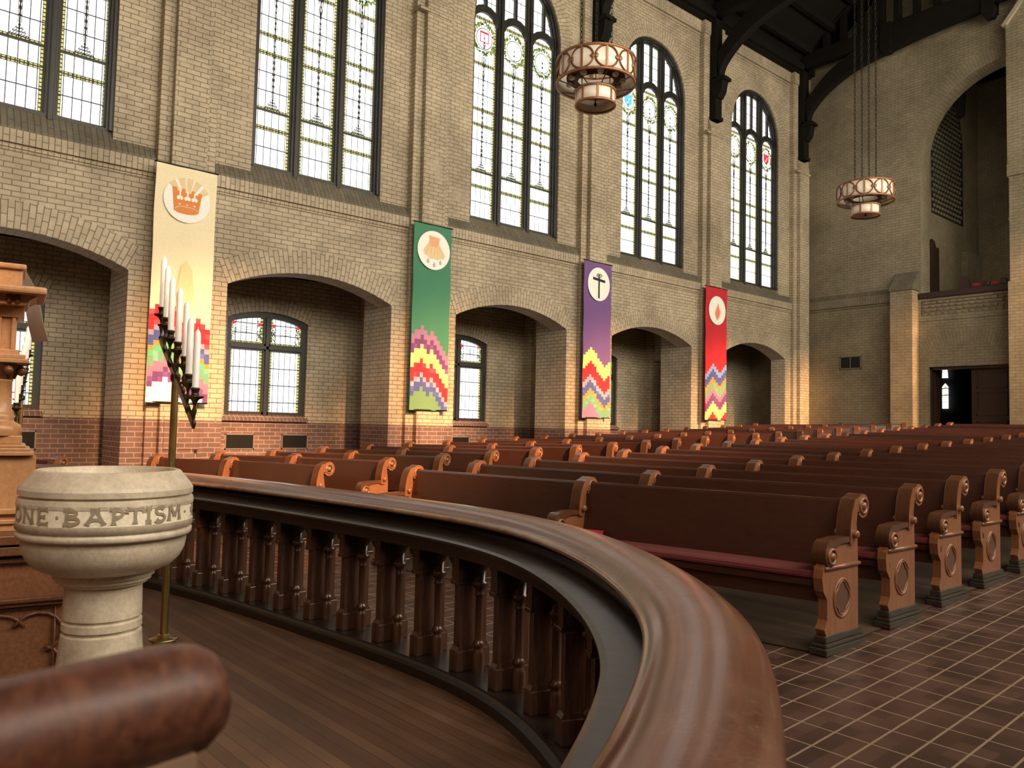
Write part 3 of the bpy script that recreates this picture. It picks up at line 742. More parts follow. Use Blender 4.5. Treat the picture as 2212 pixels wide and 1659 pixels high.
            md.tube([(xo+.003, yc+u, zc_+v) for u, v in [(-.11, .12), (.11, .12), (.11, -.04), (0, -.14), (-.11, -.04)]], .0035, 4, mi=6, closed=True)
        md.build('medallion', [WH, GR, YE, RE, BL, CY, M['frame']], wn_)
# aisle windows
for wi, c in enumerate(bays):
    wn_ = thing('window_%d' % (wi+6), (-14.5, c, 1.5), None, None, kind='structure')
    fr = MB(); xg = -14.52
    fr.box((-14.58, c-.80, 1.45), (-14.46, c+.80, 1.54)); fr.box((-14.58, c-.80, 1.45), (-14.45, c-.70, 3.3)); fr.box((-14.58, c+.70, 1.45), (-14.45, c+.80, 3.3))
    ar = segarch(.80, 3.28, .16, 10); ai = segarch(.78, 3.18, .15, 10)
    fr.prism([(c+a_, b_+.01) for a_, b_ in ar]+[(c+a_, b_) for a_, b_ in ai][::-1], lambda u, v, t: (t, u, v), -14.58, -14.44)
    fr.box((-14.58, c-.72, 2.70), (-14.46, c+.72, 2.83)); fr.box((-14.58, c-.72, 2.73), (-14.43, c+.72, 2.79))
    fr.build('frame', M['frame'], wn_)
    mb = MB(); mb.box((-14.58, c-.075, 1.45), (-14.46, c+.075, 3.34)); mb.box((-14.58, c-.035, 1.42), (-14.43, c+.035, 3.36)); mb.build('mullion', M['frame'], wn_, bevel=.008)
    for s_ in (-1, 1):
        ya = c+.075 if s_ > 0 else c-.705
        mb = MB(); pane_poly(mb, [(ya, 1.54), (ya+.63, 1.54), (ya+.63, 2.70), (ya, 2.70)], xg, ya, 1.54-.14); mb.build('glass_pane', PA, wn_)
        z1 = lambda y_: 3.28+.13-.12*(abs(y_-c)/.78)**2
        mb = MB(); pane_poly(mb, [(ya, 2.83), (ya+.63, 2.83)]+[(ya+.63-.63*q/6, z1(ya+.63-.63*q/6)) for q in range(7)], xg, ya, 2.83); mb.build('glass_pane', PB, wn_)
        md = MB()
        for e_ in (.065, .565):
            for q in range(80):
                yy = ya+e_+random.uniform(-.055, .055); zz = random.uniform(2.88, 3.26); s2 = random.uniform(.009, .017)
                md.add([(xg+.004, yy+s2*cos(t_+q), zz+s2*sin(t_+q)) for t_ in (0, 1.5, 3.1, 4.6)], [(0, 1, 2, 3)], random.choice((1, 2, 0, 6, 6, 6, 6)))
            md.add([(xg+.006, ya+e_+.036*cos(t_*pi/4), 3.2+.036*sin(t_*pi/4)) for t_ in range(8)], [tuple(range(8))], 3)
        for q in range(3):
            zz = 3.12-q*.045
            for j in range(8): md.add([(xg+.005, ya+.2+j*.03, zz), (xg+.005, ya+.215+j*.03, zz), (xg+.005, ya+.215+j*.03, zz+.018), (xg+.005, ya+.2+j*.03, zz+.018)], [(0, 1, 2, 3)], 6)
        md.build('stained_border', [WH, GR, YE, RE, BL, CY, M['frame']], wn_)
# narthex window and door leaves
nw = thing('window_11', (-10.17, 26.9, 2.2), None, None, kind='structure')
mb = MB(); xn = (2043-1106)/1700.0
NY = 26.9; nx = -9.62+.42
for z0_, z1_ in ((1.85, 3.12), (3.3, 4.1)):
    mb.add([(-10.0+.0, NY, z0_)]*0, [])
nxc = -10.17
mb.add([(nxc-.10, NY, 2.26), (nxc+.10, NY, 2.26), (nxc+.10, NY, 2.95), (nxc, NY, 3.08), (nxc-.10, NY, 2.95)], [(0, 1, 2, 3, 4)], 0, [[(.18, 0), (.44, 0), (.44, 1.05), (.31, 1.2), (.18, 1.05)]])
mb.add([(nxc-.10, NY, 3.24), (nxc+.09, NY, 3.24), (nxc+.06, NY, 3.62), (nxc-.08, NY, 3.62)], [(0, 1, 2, 3)], 0, [[(.18, 0), (.4, 0), (.4, .4), (.18, .4)]])
mb.build('glass_pane', PN, nw)
dd = thing('door_1', (-7.9, YB+.2, .78), None, None, kind='structure')
zf = rake(YB)
def leaf(x0, x1, yy, T=None):
    mb = MB(); mb.box((x0, yy, zf), (x1, yy+.05, 3.2), T=T); w_ = x1-x0
    for z0_, z1_ in ((zf+.15, zf+.95), (zf+1.1, 2.55), (2.65, 3.08)):
        for a_, b_ in ((z0_, z0_+.03), (z1_-.03, z1_)): mb.box((x0+.12*w_, yy-.02, a_), (x1-.12*w_, yy, b_), T=T)
        for a_, b_ in ((x0+.12*w_, x0+.12*w_+.03), (x1-.12*w_-.03, x1-.12*w_)): mb.box((a_, yy-.02, z0_), (b_, yy, z1_), T=T)
    return mb
leaf(-7.93, -6.97, YB+.25).build('door_leaf', M['door'], dd)
mb = MB(); mb.box((-8.88, YB+.3, zf), (-8.84, YB+.60, 3.2)); mb.build('door_leaf', M['door'], dd)
mb = MB(); mb.box((-8.93, YB+.1, zf), (-8.86, YB+.3, 3.24)); mb.box((-7.0, YB+.1, zf), (-6.93, YB+.3, 3.24)); mb.box((-8.93, YB+.1, 3.17), (-6.93, YB+.3, 3.26)); mb.build('door_frame', M['door'], dd)

# ------------------------------------------------------------------ wall fittings
def grille(y0, y1, z0, z1, label, xw=-14.4):
    t = thing('vent_grille', (xw, (y0+y1)/2, z0), label, 'vent', 'wall vent grilles')
    mb = MB(); mb.box((xw, y0, z0), (xw+.02, y1, z0+.02)); mb.box((xw, y0, z1-.02), (xw+.02, y1, z1)); mb.box((xw, y0, z0), (xw+.02, y0+.02, z1)); mb.box((xw, y1-.02, z0), (xw+.02, y1, z1)); mb.build('frame', M['grille'], t)
    mb = MB(); mb.box((xw-.002, y0, z0), (xw+.003, y1, z1)); mb.build('duct_opening', M['dark'], t)
    mb = MB()
    n_ = int((y1-y0)/.024)
    for k in range(1, n_): mb.box((xw+.008, y0+(y1-y0)*k/n_-.0022, z0), (xw+.013, y0+(y1-y0)*k/n_+.0022, z1))
    n_ = int((z1-z0)/.024)
    for k in range(1, n_): mb.box((xw+.008, y0, z0+(z1-z0)*k/n_-.0022), (xw+.013, y1, z0+(z1-z0)*k/n_+.0022))
    mb.build('mesh', M['iron'], t)
grille(5.38, 5.93, .83, 1.12, 'dark mesh vent in red brick under the first low window, on its left')
grille(6.47, 7.01, .84, 1.12, 'dark mesh vent in red brick under the first low window, on its right')
grille(1.92, 2.38, .83, 1.13, 'dark mesh vent in brick beside the wooden pulpit column')
grille(9.55+.9, 11.0, .84, 1.12, 'dark mesh vent low behind the pews, right of the green banner')
t = thing('vent_grille', (-11.08, YB, 3.28), 'metal framed two-part vent high on the plain rear wall', 'vent')
mb = MB(); 
for a_, b_ in (((-11.40, YB-.03, 3.28), (-11.37, YB, 3.66)), ((-10.79, YB-.03, 3.28), (-10.76, YB, 3.66)), ((-11.4, YB-.03, 3.28), (-10.76, YB, 3.31)), ((-11.4, YB-.03, 3.63), (-10.76, YB, 3.66)), ((-11.09, YB-.03, 3.28), (-11.07, YB, 3.66))): mb.box(a_, b_)
mb.build('frame', M['grille'], t); mb = MB(); mb.box((-11.38, YB-.012, 3.3), (-10.78, YB, 3.64)); mb.build('duct_opening', M['dark'], t)
for k in range(13):
    pass
mb = MB(); mb.lathe([(.001, 0), (.06, .02), (.07, .06), (.05, .12), (.001, .15)], 12, (-6.98, YB+.35, 6.98)); t = mb.build('wall_lamp', M['white_lamp']); tag(t, 'small white lamp on the gallery wall beside the tall pier', 'lamp')
ld = bpy.data.lights.new('gallery_fill_light', 'POINT'); lo_ = bpy.data.objects.new('gallery_fill_light', ld); C.objects.link(lo_); ld.energy = 45; ld.color = (1, .88, .66); ld.shadow_soft_size = .12; lo_.location = (-6.9, YB+1.6, 7.4)  # fill light added to brighten the gallery, set apart from the wall lamp
# gallery clutter behind the parapet
t = thing('gallery_bench', (-8.3, YB+.7, 4.6), 'dark red wooden bench end showing above the gallery parapet', 'bench')
mb = MB(); mb.prism([(-8.36, 4.6), (-8.05, 4.6), (-8.1, 5.62), (-8.18, 5.74), (-8.3, 5.74), (-8.36, 5.6)], fy, YB+.62, YB+.72); mb.build('end_panel', M['pew'], t, bevel=.01)
mb = MB(); mb.box((-8.3, YB+.7, 4.6), (-7.1, YB+.8, 5.44)); mb.build('backrest', M['pew'], t)
for k, (x_, h_) in enumerate(((-7.95, .06), (-7.72, .1), (-7.5, .05), (-7.3, .12))):
    mb = MB(); mb.box((x_-.08, YB+.68, 5.441), (x_+.08, YB+.82, 5.46+h_)); o = mb.build('book_stack', M['red_book'] if k % 2 == 0 else M['pew'], bevel=.008)
    tag(o, ['dark book left on the gallery bench nearest its end panel', 'taller dark book in the middle of the gallery bench', 'low red book right of the middle on the gallery bench', 'tall dark book at the right end of the gallery bench'][k], 'book', 'books on the gallery bench')

# ------------------------------------------------------------------ banners
cols_ = {'cream': (.78, .62, .34), 'cream2': (.86, .76, .50), 'white': (.92, .90, .82), 'red': (.55, .02, .03), 'blue': (.07, .09, .27), 'lav': (.30, .29, .38), 'gold': (.40, .26, .07), 'green': (.14, .34, .19), 'lgreen': (.10, .45, .22), 'pink': (.45, .17, .27), 'purple': (.155, .045, .17), 'violet': (.17, .085, .24), 'mauve': (.32, .165, .28), 'yellow': (.74, .66, .20), 'dgreen': (.055, .22, .12), 'green2': (.145, .27, .12), 'lblue': (.22, .32, .60), 'orange': (.72, .25, .06), 'peach': (.80, .42, .22), 'black': (.02, .018, .015), 'mgreen': (.11, .30, .16), 'sky': (.40, .50, .50), 'rosy': (.80, .26, .16)}
CM = {k: plain('cloth_'+k, v, .8, var=.10, nscale=30, bumps=.15) for k, v in cols_.items()}
SAT = {k: plain('satin_'+k, tuple(min(1, q*1.2+.015) for q in v), .3, var=.25, nscale=18, bumps=.4) for k, v in cols_.items() if k in ('red', 'blue', 'purple', 'lgreen', 'yellow', 'lav', 'gold', 'green')}
def banner(yc, width, z0, z1, bg, rows, top, bands, low, label, lowright=None):
    xb = -12.235; t = thing('banner', (xb, yc, z0), label, 'banner', 'tall cloth banners on the pilasters')
    n = 12; names = []
    def idx(k, satin=False):
        key = ('s', k) if satin and k in SAT else ('c', k)
        if key not in names: names.append(key)
        return names.index(key)
    mb = MB(); cw = width/n; ch = (z1-z0)/rows
    wav = lambda u, v: xb+.012*sin(u*n*.9+1)*(.3+.7*v)+.006*sin(v*23)
    def P(i, j, th=0): return (wav(i/n, 1-j/rows)+th, yc-width/2+cw*i+.004*sin(j*.3), z0+ch*j)
    for i in range(n):
        tp = top[i]
        for j in range(rows):
            d = tp-1-j; k = bg; sat = False
            if d >= 0:
                k = low; acc = 0
                for nm, th in bands:
                    if d < acc+th: k = nm; break
                    acc += th
                sat = random.random() < .22
            mb.add([P(i, j), P(i+1, j), P(i+1, j+1), P(i, j+1)], [(0, 1, 2, 3)], idx(k, sat))
    for i in range(n): mb.add([P(i, 0, -.012), P(i+1, 0, -.012), P(i+1, rows, -.012), P(i, rows, -.012)], [(3, 2, 1, 0)], idx(bg))
    for j in range(rows):
        for i in (0, n): mb.add([P(i, j), P(i, j+1), P(i, j+1, -.012), P(i, j, -.012)], [(0, 1, 2, 3)], idx(bg))
    mb.build('cloth', [SAT[k] if s_ == 's' else CM[k] for s_, k in names], t)
    mb = MB(); mb.tube([(xb-.005, yc-width/2-.02, z1-.01), (xb-.005, yc+width/2+.02, z1-.01)], .014, 8); mb.tube([(xb-.03, yc+width/2-.02, z1), (-12.30, yc+width/2-.02, z1+.0)], .008, 6); mb.build('hanging_rod', M['iron'], t)
    mb = MB(); mb.tube([(xb-.005, yc-width/2, z0+.01), (xb-.005, yc+width/2, z0+.01)], .011, 8); mb.build('bottom_rod', M['iron'], t)
    return t
def flat(mb, pts, x, yc, zc, mi): mb.add([(x, yc+u, zc+v) for u, v in pts], [tuple(range(len(pts)))], mi)
def circ(ru, rv, n=36, a0=0, a1=2*pi): return [(ru*cos(a0+(a1-a0)*k/n), rv*sin(a0+(a1-a0)*k/n)) for k in range(n if a1-a0 > 6.2 else n+1)]
XE = -12.214
# 1 cream banner with crown
g = [3, 4, 4, 5, 4, 3, 1, 0, 1, 2, 1, 0]
t = banner(piers[0]-.04, .90, 1.60, 5.20, 'cream2', 47, [q+15 for q in g], [('red', 4), ('lav', 1), ('blue', 2), ('gold', 1), ('lgreen', 1), ('green', 2), ('pink', 2), ('purple', 2)], 'white', 'long cream banner with a gold crown in a sun disc')
mb = MB(); yc, zc = piers[0]-.03, 4.68
flat(mb, circ(.345, .345), XE, yc, zc, 0)
for k, a_ in enumerate((35, 62, 84, 106, 133)):
    flat(mb, [(0, -.05), (.345*cos(radians(a_-9)), .345*sin(radians(a_-9))), (.345*cos(radians(a_+9)), .345*sin(radians(a_+9)))], XE+.003, yc, zc, 1)
cr = [(u*1.14, v*1.1) for u, v in [(-.17, -.13), (.15, -.16), (.19, .12), (.145, .125), (.14, .09), (.10, .09), (.09, .14), (.05, .14), (.045, .10), (-.03, .10), (-.035, .15), (-.075, .15), (-.08, .11), (-.13, .11), (-.14, .16), (-.195, .16)]]
flat(mb, cr, XE+.006, yc, zc, 2)
flat(mb, [(u-.01, v-.16) for u, v in circ(.185, .055)], XE+.007, yc, zc, 2)
mb.tube([(XE+.009, yc-.01+.165*cos(a_), zc-.155+.05*sin(a_)) for a_ in [k*pi/10 for k in range(11)]], .005, 4, mi=0)
for u in (-.11, 0, .105):
    for s_ in (-1, 1): flat(mb, [(u+s_*.022+a_, .02+b_) for a_, b_ in circ(.026, .03, 12)], XE+.009, yc, zc, 0)
    flat(mb, [(u-.012, .03), (u+.012, .03), (u+.012, .13), (u-.012, .13)], XE+.0095, yc, zc, 0)
    flat(mb, [(u-.02, -.075), (u, -.085), (u+.02, -.075), (u, -.065)], XE+.009, yc, zc, 0)
flat(mb, [(-.08, -1.6), (.1, -2.1), (.16, -1.4), (.12, -1.05), (.03, -.92), (-.04, -1.0), (-.1, -1.4)], XE+.002, yc, zc, 1)
mb.build('crown_emblem', [CM['white'], CM['cream'], CM['orange']], t)
# 2 green
t = banner(piers[1]-.03, .86, 1.63, 5.16, 'dgreen', 40, [16, 17, 17, 18, 17, 16, 17, 16, 15, 14, 13, 12], [('mauve', 2), ('purple', 2), ('yellow', 3), ('red', 3), ('lav', 1), ('blue', 2)], 'green2', 'long green banner with a shell and water drops in a disc')
mb = MB(); yc, zc = piers[1]-.02, 4.66
flat(mb, circ(.37, .37), XE, yc, zc, 0)
sh = [(-.1, .26), (.1, .24), (.1, .16), (.26, -.08), (.22, -.15), (.15, -.14), (.08, -.18), (0, -.16), (-.08, -.17), (-.15, -.12), (-.22, -.1), (-.25, -.03), (-.1, .18)]
flat(mb, sh, XE+.003, yc, zc, 1); flat(mb, [(-.12, .27), (.12, .25), (.11, .12), (.06, .06), (0, .08), (-.06, .06), (-.11, .13)], XE+.006, yc, zc, 2)
for k in range(5):
    u = -.14+k*.075; flat(mb, [(u*.6-.008, .08), (u*.6+.008, .08), (u*1.3+.005, -.08), (u*1.3-.005, -.08)], XE+.007, yc, zc, 2)
for u, v in ((-.13, -.22), (.01, -.28), (.15, -.22)): flat(mb, [(u+.03*cos(a_)*(1 if sin(a_) < 0 else 1-sin(a_)), v+.04*sin(a_)*(1 if sin(a_) < 0 else 1.9)) for a_ in [k*pi/8 for k in range(16)]], XE+.005, yc, zc, 3)
mb.build('shell_emblem', [CM['white'], CM['cream'], CM['peach'], CM['sky']], t)
# 3 purple
t = banner(piers[2]-.03, .90, 1.60, 5.14, 'violet', 58, [23, 24, 25, 26, 25, 24, 22, 21, 20, 19, 20, 21], [('yellow', 5), ('red', 5), ('lav', 2), ('blue', 3), ('gold', 2), ('green', 3)], 'mauve', 'long purple banner with a black cross in a white disc')
mb = MB(); yc, zc = piers[2]-.02, 4.63
flat(mb, circ(.36, .38), XE, yc, zc, 0)
flat(mb, [(-.025, -.32), (.025, -.32), (.025, .22), (-.025, .22)], XE+.004, yc, zc, 1); flat(mb, [(-.2, .09), (.2, .05), (.2, .11), (-.2, .15)], XE+.005, yc, zc, 1)
mb.tube([(XE+.012, yc+.08*cos(k*pi/8), zc+.2+.035*sin(k*pi/8)) for k in range(16)], .012, 5, mi=2, closed=True)
mb.build('cross_emblem', [CM['white'], CM['black'], CM['lav']], t)
# 4 red
t = banner(piers[3]-.03, .95, 1.66, 5.17, 'red', 50, [17, 18, 19, 20, 21, 20, 19, 18, 18, 19, 20, 21], [('lblue', 2), ('blue', 3), ('gold', 2), ('green', 2), ('pink', 2), ('purple', 3), ('yellow', 4)], 'red', 'long red banner with an orange flame in a white disc')
mb = MB(); yc, zc = piers[3]-.02, 4.55
flat(mb, circ(.37, .38), XE, yc, zc, 0)
fl_ = [(0, -.27), (.1, -.16), (.15, -.02), (.08, .08), (.04, .2), (-.02, .1), (-.08, .02), (-.12, -.1), (-.07, -.2)]
flat(mb, fl_, XE+.003, yc, zc, 1); flat(mb, [(u*.65, v*.75-.02) for u, v in fl_], XE+.006, yc, zc, 2)
mb.build('flame_emblem', [CM['white'], CM['peach'], CM['rosy']], t)

# ------------------------------------------------------------------ pews
PROF = [(.0, .10), (-.035, .155), (.0, .21), (.0, .335), (-.045, .39), (-.062, .47), (-.05, .52), (-.025, .55)]
def pew_end_meshes():
    f = lambda u, v, t: (t, u, v)
    out = []
    th = .030
    # side panel
    up_ = [(.40, .10), (.40, .52), (.395, .70), (.37, .86)]
    body = PROF+[(-.03, .60), (.01, .66), (.08, .69), (.27, .69), (.275, .76), (.30, .86), (.345, .93)]+up_[::-1]
    mb = MB(); mb.prism(body, f, -th, th); out.append(('end_panel', mb, M['pew_end'], .006))
    # upright with rolled scroll top
    cx_, cz_, r_ = .435, .895, .078
    outer = [(.262, .66), (.265, .76), (.29, .87), (.33, .94)]+[(cx_+r_*cos(a_), cz_+r_*sin(a_)) for a_ in [radians(130-13*k) for k in range(21)]]+[(.375, .84), (.385, .86), (.36, .86), (.34, .78), (.325, .66)]
    mb = MB(); mb.prism(outer, f, -.046, .046, smooth=True)
    out.append(('scroll_top', mb, M['pew_edge'], .006))
    face = [(u, v) for u, v in outer]
    for s_ in (-1, 1):
        mb = MB(); mb.prism(face, f, s_*.046, s_*.0495)
        for cy_, cz2, q_ in ((cx_, cz_, .056), (.025, .60, .054)):
            T = Matrix.Translation((s_*.046, cy_, cz2)) @ Matrix.Rotation(pi/2*s_, 4, 'Y')
            mb.lathe([(q_, .0), (q_, .012), (q_-.012, .016), (q_-.016, .004)], 16, T=T, cap=False); mb.lathe([(.026, .002), (.024, .014), (.012, .022), (.0001, .024)], 14, T=T)
        T = Matrix.Translation((s_*.031, .31, .72)) @ Matrix.Rotation(pi/2*s_, 4, 'Y'); mb.lathe([(.026, 0), (.026, .04), (.020, .047), (.0001, .05)], 12, T=T)
        T = Matrix.Translation((s_*.031, .345, .80)) @ Matrix.Rotation(pi/2*s_, 4, 'Y'); mb.lathe([(.014, 0), (.014, .012), (.0001, .016)], 10, T=T)
        out.append(('carved_face', mb, M['pew_end'], 0))
        for cy_, cz2 in ((cx_, cz_), (.025, .60)):
            mb = MB(); T = Matrix.Translation((s_*.0500, cy_, cz2)) @ Matrix.Rotation(pi/2*s_, 4, 'Y'); mb.lathe([(.041, 0), (.041, .001), (.0001, .0012)], 14, T=T)  # flat dark disc paints the shade of the carved hollow
            out.append(('recess_shade', mb, M['pew_base'], 0))
    arm = [(.29, .672), (.28, .708), (.12, .706), (.05, .700)]+[(.025+.075*cos(a_), .615+.085*sin(a_)) for a_ in [radians(80+11*k) for k in range(17)]]+[(.035, .54), (.05, .60), (.08, .655), (.16, .672)]
    mb = MB(); mb.prism(arm, f, -.046, .046, smooth=True); out.append(('armrest', mb, M['pew_edge'], .006))
    for s_ in (-1, 1): mb = MB(); mb.tube([(s_*.033, -.03, .527), (s_*.033, .41, .527)], .014, 8); out.append(('moulding', mb, M['pew_end'], 0))
    for s_ in (-1, 1):
        mb = MB(); n_ = 22
        ov = [(s_*.031, .185+.105*cos(2*pi*k/n_), .328+.118*sin(2*pi*k/n_)) for k in range(n_)]
        mb.tube(ov, .009, 6, closed=True)
        q4 = []
        for k in range(32):
            a_ = 2*pi*k/32; rr = .72+.18*abs(cos(2*a_)); q4.append((s_*.033, .185+.105*rr*cos(a_), .328+.118*rr*sin(a_)))
        mb.tube(q4, .006, 5, closed=True)
        out.append(('quatrefoil', mb, M['pew_end'], 0))
        mb = MB(); mb.add([(s_*.0315, .185+.1*cos(2*pi*k/16), .328+.112*sin(2*pi*k/16)) for k in range(16)], [tuple(range(16))])  # darker disc paints the shade inside the quatrefoil
        out.append(('recess_shade', mb, M['pew_edge'], 0))
    mb = MB(); mb.box((-.058, -.06, 0), (.058, .47, .045)); mb.box((-.049, -.045, .045), (.049, .455, .07)); mb.box((-.040, -.035, .07), (.040, .44, .115)); out.append(('plinth', mb, M['pew_base'], .008))
    for s_ in (-1, 1): mb = MB(); mb.box((s_*.031-.004, .345, .835), (s_*.031+.004, .385, .855)); out.append(('number_plate', mb, M['brass'], 0))
    return out
EM = []
for nm, mb, mt, bv in pew_end_meshes():
    me_o = mb.build(nm, mt, bevel=bv if bv and nm in ('scroll_top', 'armrest', 'plinth') else 0); EM.append((nm, me_o))
protos = [o for _, o in EM]
def add_end(parent, pos, rot, far):
    """one end of a pew: the panel is the part, its carvings are sub-parts"""
    root = None
    for nm, p in EM:
        if far and nm in ('number_plate', 'moulding', 'quatrefoil', 'plinth', 'recess_shade'): continue
        o = p.copy(); C.objects.link(o)
        if root is None:
            root = o; o.parent = parent; o.location = pos-parent.location; o.rotation_euler = (0, 0, rot)
        else:
            o.parent = root; o.location = (0, 0, 0)
    return root
OFF = .40        # scroll top sits this far behind the front foot
def hall(k, names):
    return names[k] if k < len(names) else None
ordw = ['front', 'second', 'third', 'fourth', 'fifth', 'sixth', 'seventh', 'eighth', 'ninth', 'tenth', 'eleventh', 'twelfth', 'thirteenth', 'fourteenth', 'fifteenth', 'sixteenth', 'seventeenth', 'eighteenth', 'nineteenth', 'last', 'rearmost']
def pew(k, pts, block, label, cushion_spans, group):
    P_ = [Vector((p.x, p.y, 0)) for p in pts]
    mid = P_[1].copy(); mid.z = rake(mid.y-.3)
    t = thing('pew', mid, label, 'pew', group)
    nrm = []
    for a_, b_ in zip(P_, P_[1:]):
        d = (b_-a_).normalized(); nrm.append(Vector((-d.y, d.x, 0)))
    for i, p in enumerate(P_):
        n_ = nrm[0] if i == 0 else nrm[-1] if i == len(P_)-1 else (nrm[i-1]+nrm[i]).normalized()
        if block == 'c' and i == 2: n_ = Vector((0, 1, 0))
        rot = atan2(-n_.x, n_.y)
        base = p-n_*OFF; base.z = rake(base.y)
        add_end(t, base, rot, k > 5)
    for i, (a_, b_) in enumerate(zip(P_, P_[1:])):
        n_ = nrm[i]; d = (b_-a_).normalized(); L = (b_-a_).length
        def Q(s_, dep, z): 
            q = a_+d*s_+n_*(dep-OFF); return (q.x, q.y, rake(a_.y-OFF+.2)*(1-s_/L)+rake(b_.y-OFF+.2)*(s_/L)+z)
        e = .03
        bk = [(.33, .46), (.40, .905), (.415, .922), (.435, .922), (.45, .905), (.44, .88), (.365, .46)]
        mb = MB(); vs = [Q(e, u, v) for u, v in bk]+[Q(L-e, u, v) for u, v in bk]; m_ = len(bk)
        mb.add(vs, [(q, (q+1) % m_, m_+(q+1) % m_, m_+q) for q in range(m_)]+[tuple(range(m_)), tuple(range(m_, 2*m_))[::-1]]); mb.build('backrest', M['pew'], t)
        st_ = [(.0, .40), (.0, .44), (.36, .42), (.36, .38)]
        mb = MB(); vs = [Q(e, u, v) for u, v in st_]+[Q(L-e, u, v) for u, v in st_]
        mb.add(vs, [(q, (q+1) % 4, 4+(q+1) % 4, 4+q) for q in range(4)]+[(3, 2, 1, 0), (4, 5, 6, 7)])
        ap = [(.03, .30), (.03, .41), (.05, .41), (.05, .30)]
        vs = [Q(e, u, v) for u, v in ap]+[Q(L-e, u, v) for u, v in ap]; mb.add(vs, [(q, (q+1) % 4, 4+(q+1) % 4, 4+q) for q in range(4)]+[(3, 2, 1, 0), (4, 5, 6, 7)])
        mb.build('seat', M['pew'], t)
        if i in cushion_spans:
            cu = [(-.01, .445), (-.015, .475), (.0, .495), (.33, .485), (.345, .46), (.33, .43)]; m_ = 6
            mb = MB(); vs = [Q(e+.01, u, v) for u, v in cu]+[Q(L-e-.01, u, v) for u, v in cu]
            mb.add(vs, [(q, (q+1) % m_, m_+(q+1) % m_, m_+q) for q in range(m_)]+[tuple(range(m_)), tuple(range(m_, 2*m_))[::-1]]); mb.build('cushion', M['cushion'], t, bevel=.008)
    return t
for k in range(NR+1):
    if k < 20:
        lab = 'dark mahogany pew, %s row from the curved rail in the central block' % ordw[k]
        if k == 0: lab = 'front pew of the central block with a long red seat cushion'
        pew(k, [LX(k), MX(k), RX(k)], 'c', lab, (1,), 'pews in the central block')
    if k < 20:
        lab = 'dark mahogany pew, %s row from the curved rail in the block by the wall' % ordw[k]
        pew(k, [AX(k), BX(k), LLX(k)], 'l', lab, (), 'pews in the block by the window wall')
# the short bench seen between pulpit and brick
pew(0, [Vector((-12.6, .95, 0)), Vector((-11.6, 1.35, 0)), Vector((-10.55, 1.98, 0))], 'l', 'dark pew end behind the rail beside the wooden pulpit', (), None)
for o in protos: bpy.data.objects.remove(o)
# hymnal on the front cushion
t = thing('hymnal', (-4.55, 4.62, .50), 'red hymnal lying on the front pew cushion beside the middle divider', 'book')
R_ = Matrix.Translation((-4.42, 4.60, .502)) @ Matrix.Rotation(.3, 4, 'Z')
mb = MB(); mb.box((-.10, -.075, 0), (.10, .075, .006), T=R_); mb.box((-.10, -.075, .032), (.10, .075, .038), T=R_); mb.box((-.10, -.079, 0), (.10, -.073, .038), T=R_); mb.build('cover', M['red_book'], t)
mb = MB(); mb.box((-.095, -.073, .006), (.095, .070, .032), T=R_); mb.build('pages', M['red_book'], t)

# ------------------------------------------------------------------ chancel platform and curved rail
CP = [(-.47, .45), (-.55, .66), (-.64, .862), (-.742, 1.02), (-.84, 1.175), (-.96, 1.34), (-1.09, 1.50), (-1.26, 1.66), (-1.53, 1.88), (-2.0, 2.16), (-2.46, 2.34), (-2.9, 2.42), (-3.4, 2.41), (-4.0, 2.35), (-4.6, 2.27), (-5.4, 2.16), (-6.1, 2.01), (-6.8, 1.81), (-7.3, 1.58), (-7.65, 1.28), (-7.9, .9), (-8.0, .4)]
RC = catmull(CP, 6)
for _ in range(30):
    RC = [RC[0]]+[tuple((a[q]+2*b[q]+c[q])/4 for q in (0, 1)) for a, b, c in zip(RC, RC[1:], RC[2:])]+[RC[-1]]
RN = []
for i in range(len(RC)):
    a_ = RC[max(0, i-1)]; b_ = RC[min(len(RC)-1, i+1)]; d = Vector((b_[0]-a_[0], b_[1]-a_[1])).normalized(); RN.append((d.y, -d.x))
# make normals point outward (away from the chancel centre)
cc_ = Vector((-4.2, -.5))
RN = [n_ if (Vector(p)-cc_).dot(Vector(n_)) > 0 else (-n_[0], -n_[1]) for p, n_ in zip(RC, RN)]
path = [(p, n_, 0) for p, n_ in zip(RC, RN)]
pf = MB(); out = [(p[0]+n_[0]*.16, p[1]+n_[1]*.16) for p, n_ in zip(RC, RN)]+[(-8.2, -4.4), (.6, -4.4), (.3, .2)]
pf.prism(out, lambda u, v, t: (u, v, t), -.1, .10)
struct('floor_chancel', pf, M['planks'])
rail = thing('communion_rail', (-3.4, 2.4, .1), 'long curved dark wooden communion rail sweeping around the chancel floor', 'railing')
hr = [(-.115, .880), (-.122, .888), (-.123, .897), (-.117, .905), (-.106, .909), (-.100, .914)]+[(.012+.112*sin(radians(q)), .904+.048*cos(radians(q))) for q in range(-75, 100, 12)]+[(.118, .892), (.11, .880), (.09, .872), (.06, .868), (-.06, .868), (-.09, .875)]
mb = MB(); mb.sweep(path, hr); mb.build('handrail', M['rail'], rail)
sub = [(-.06, .87), (-.075, .855), (-.07, .84), (-.20, .815), (-.215, .808), (-.215, .796), (-.20, .79), (-.17, .785), (-.17, .735), (-.15, .725), (.10, .725), (.11, .735), (.11, .785), (.12, .80), (.07, .84), (.06, .87)]
mb = MB(); mb.sweep(path, sub, smooth=False); mb.build('moulded_rail', M['rail_dark'], rail)
cb_ = [(-.165, .10), (-.165, .145), (-.15, .155), (-.14, .168), (-.13, .172), (.10, .172), (.11, .15), (.12, -.05), (.12, -.1), (-.15, -.1)]
mb = MB(); mb.sweep(path, cb_, smooth=False); mb.build('curb', M['rail_dark'], rail)
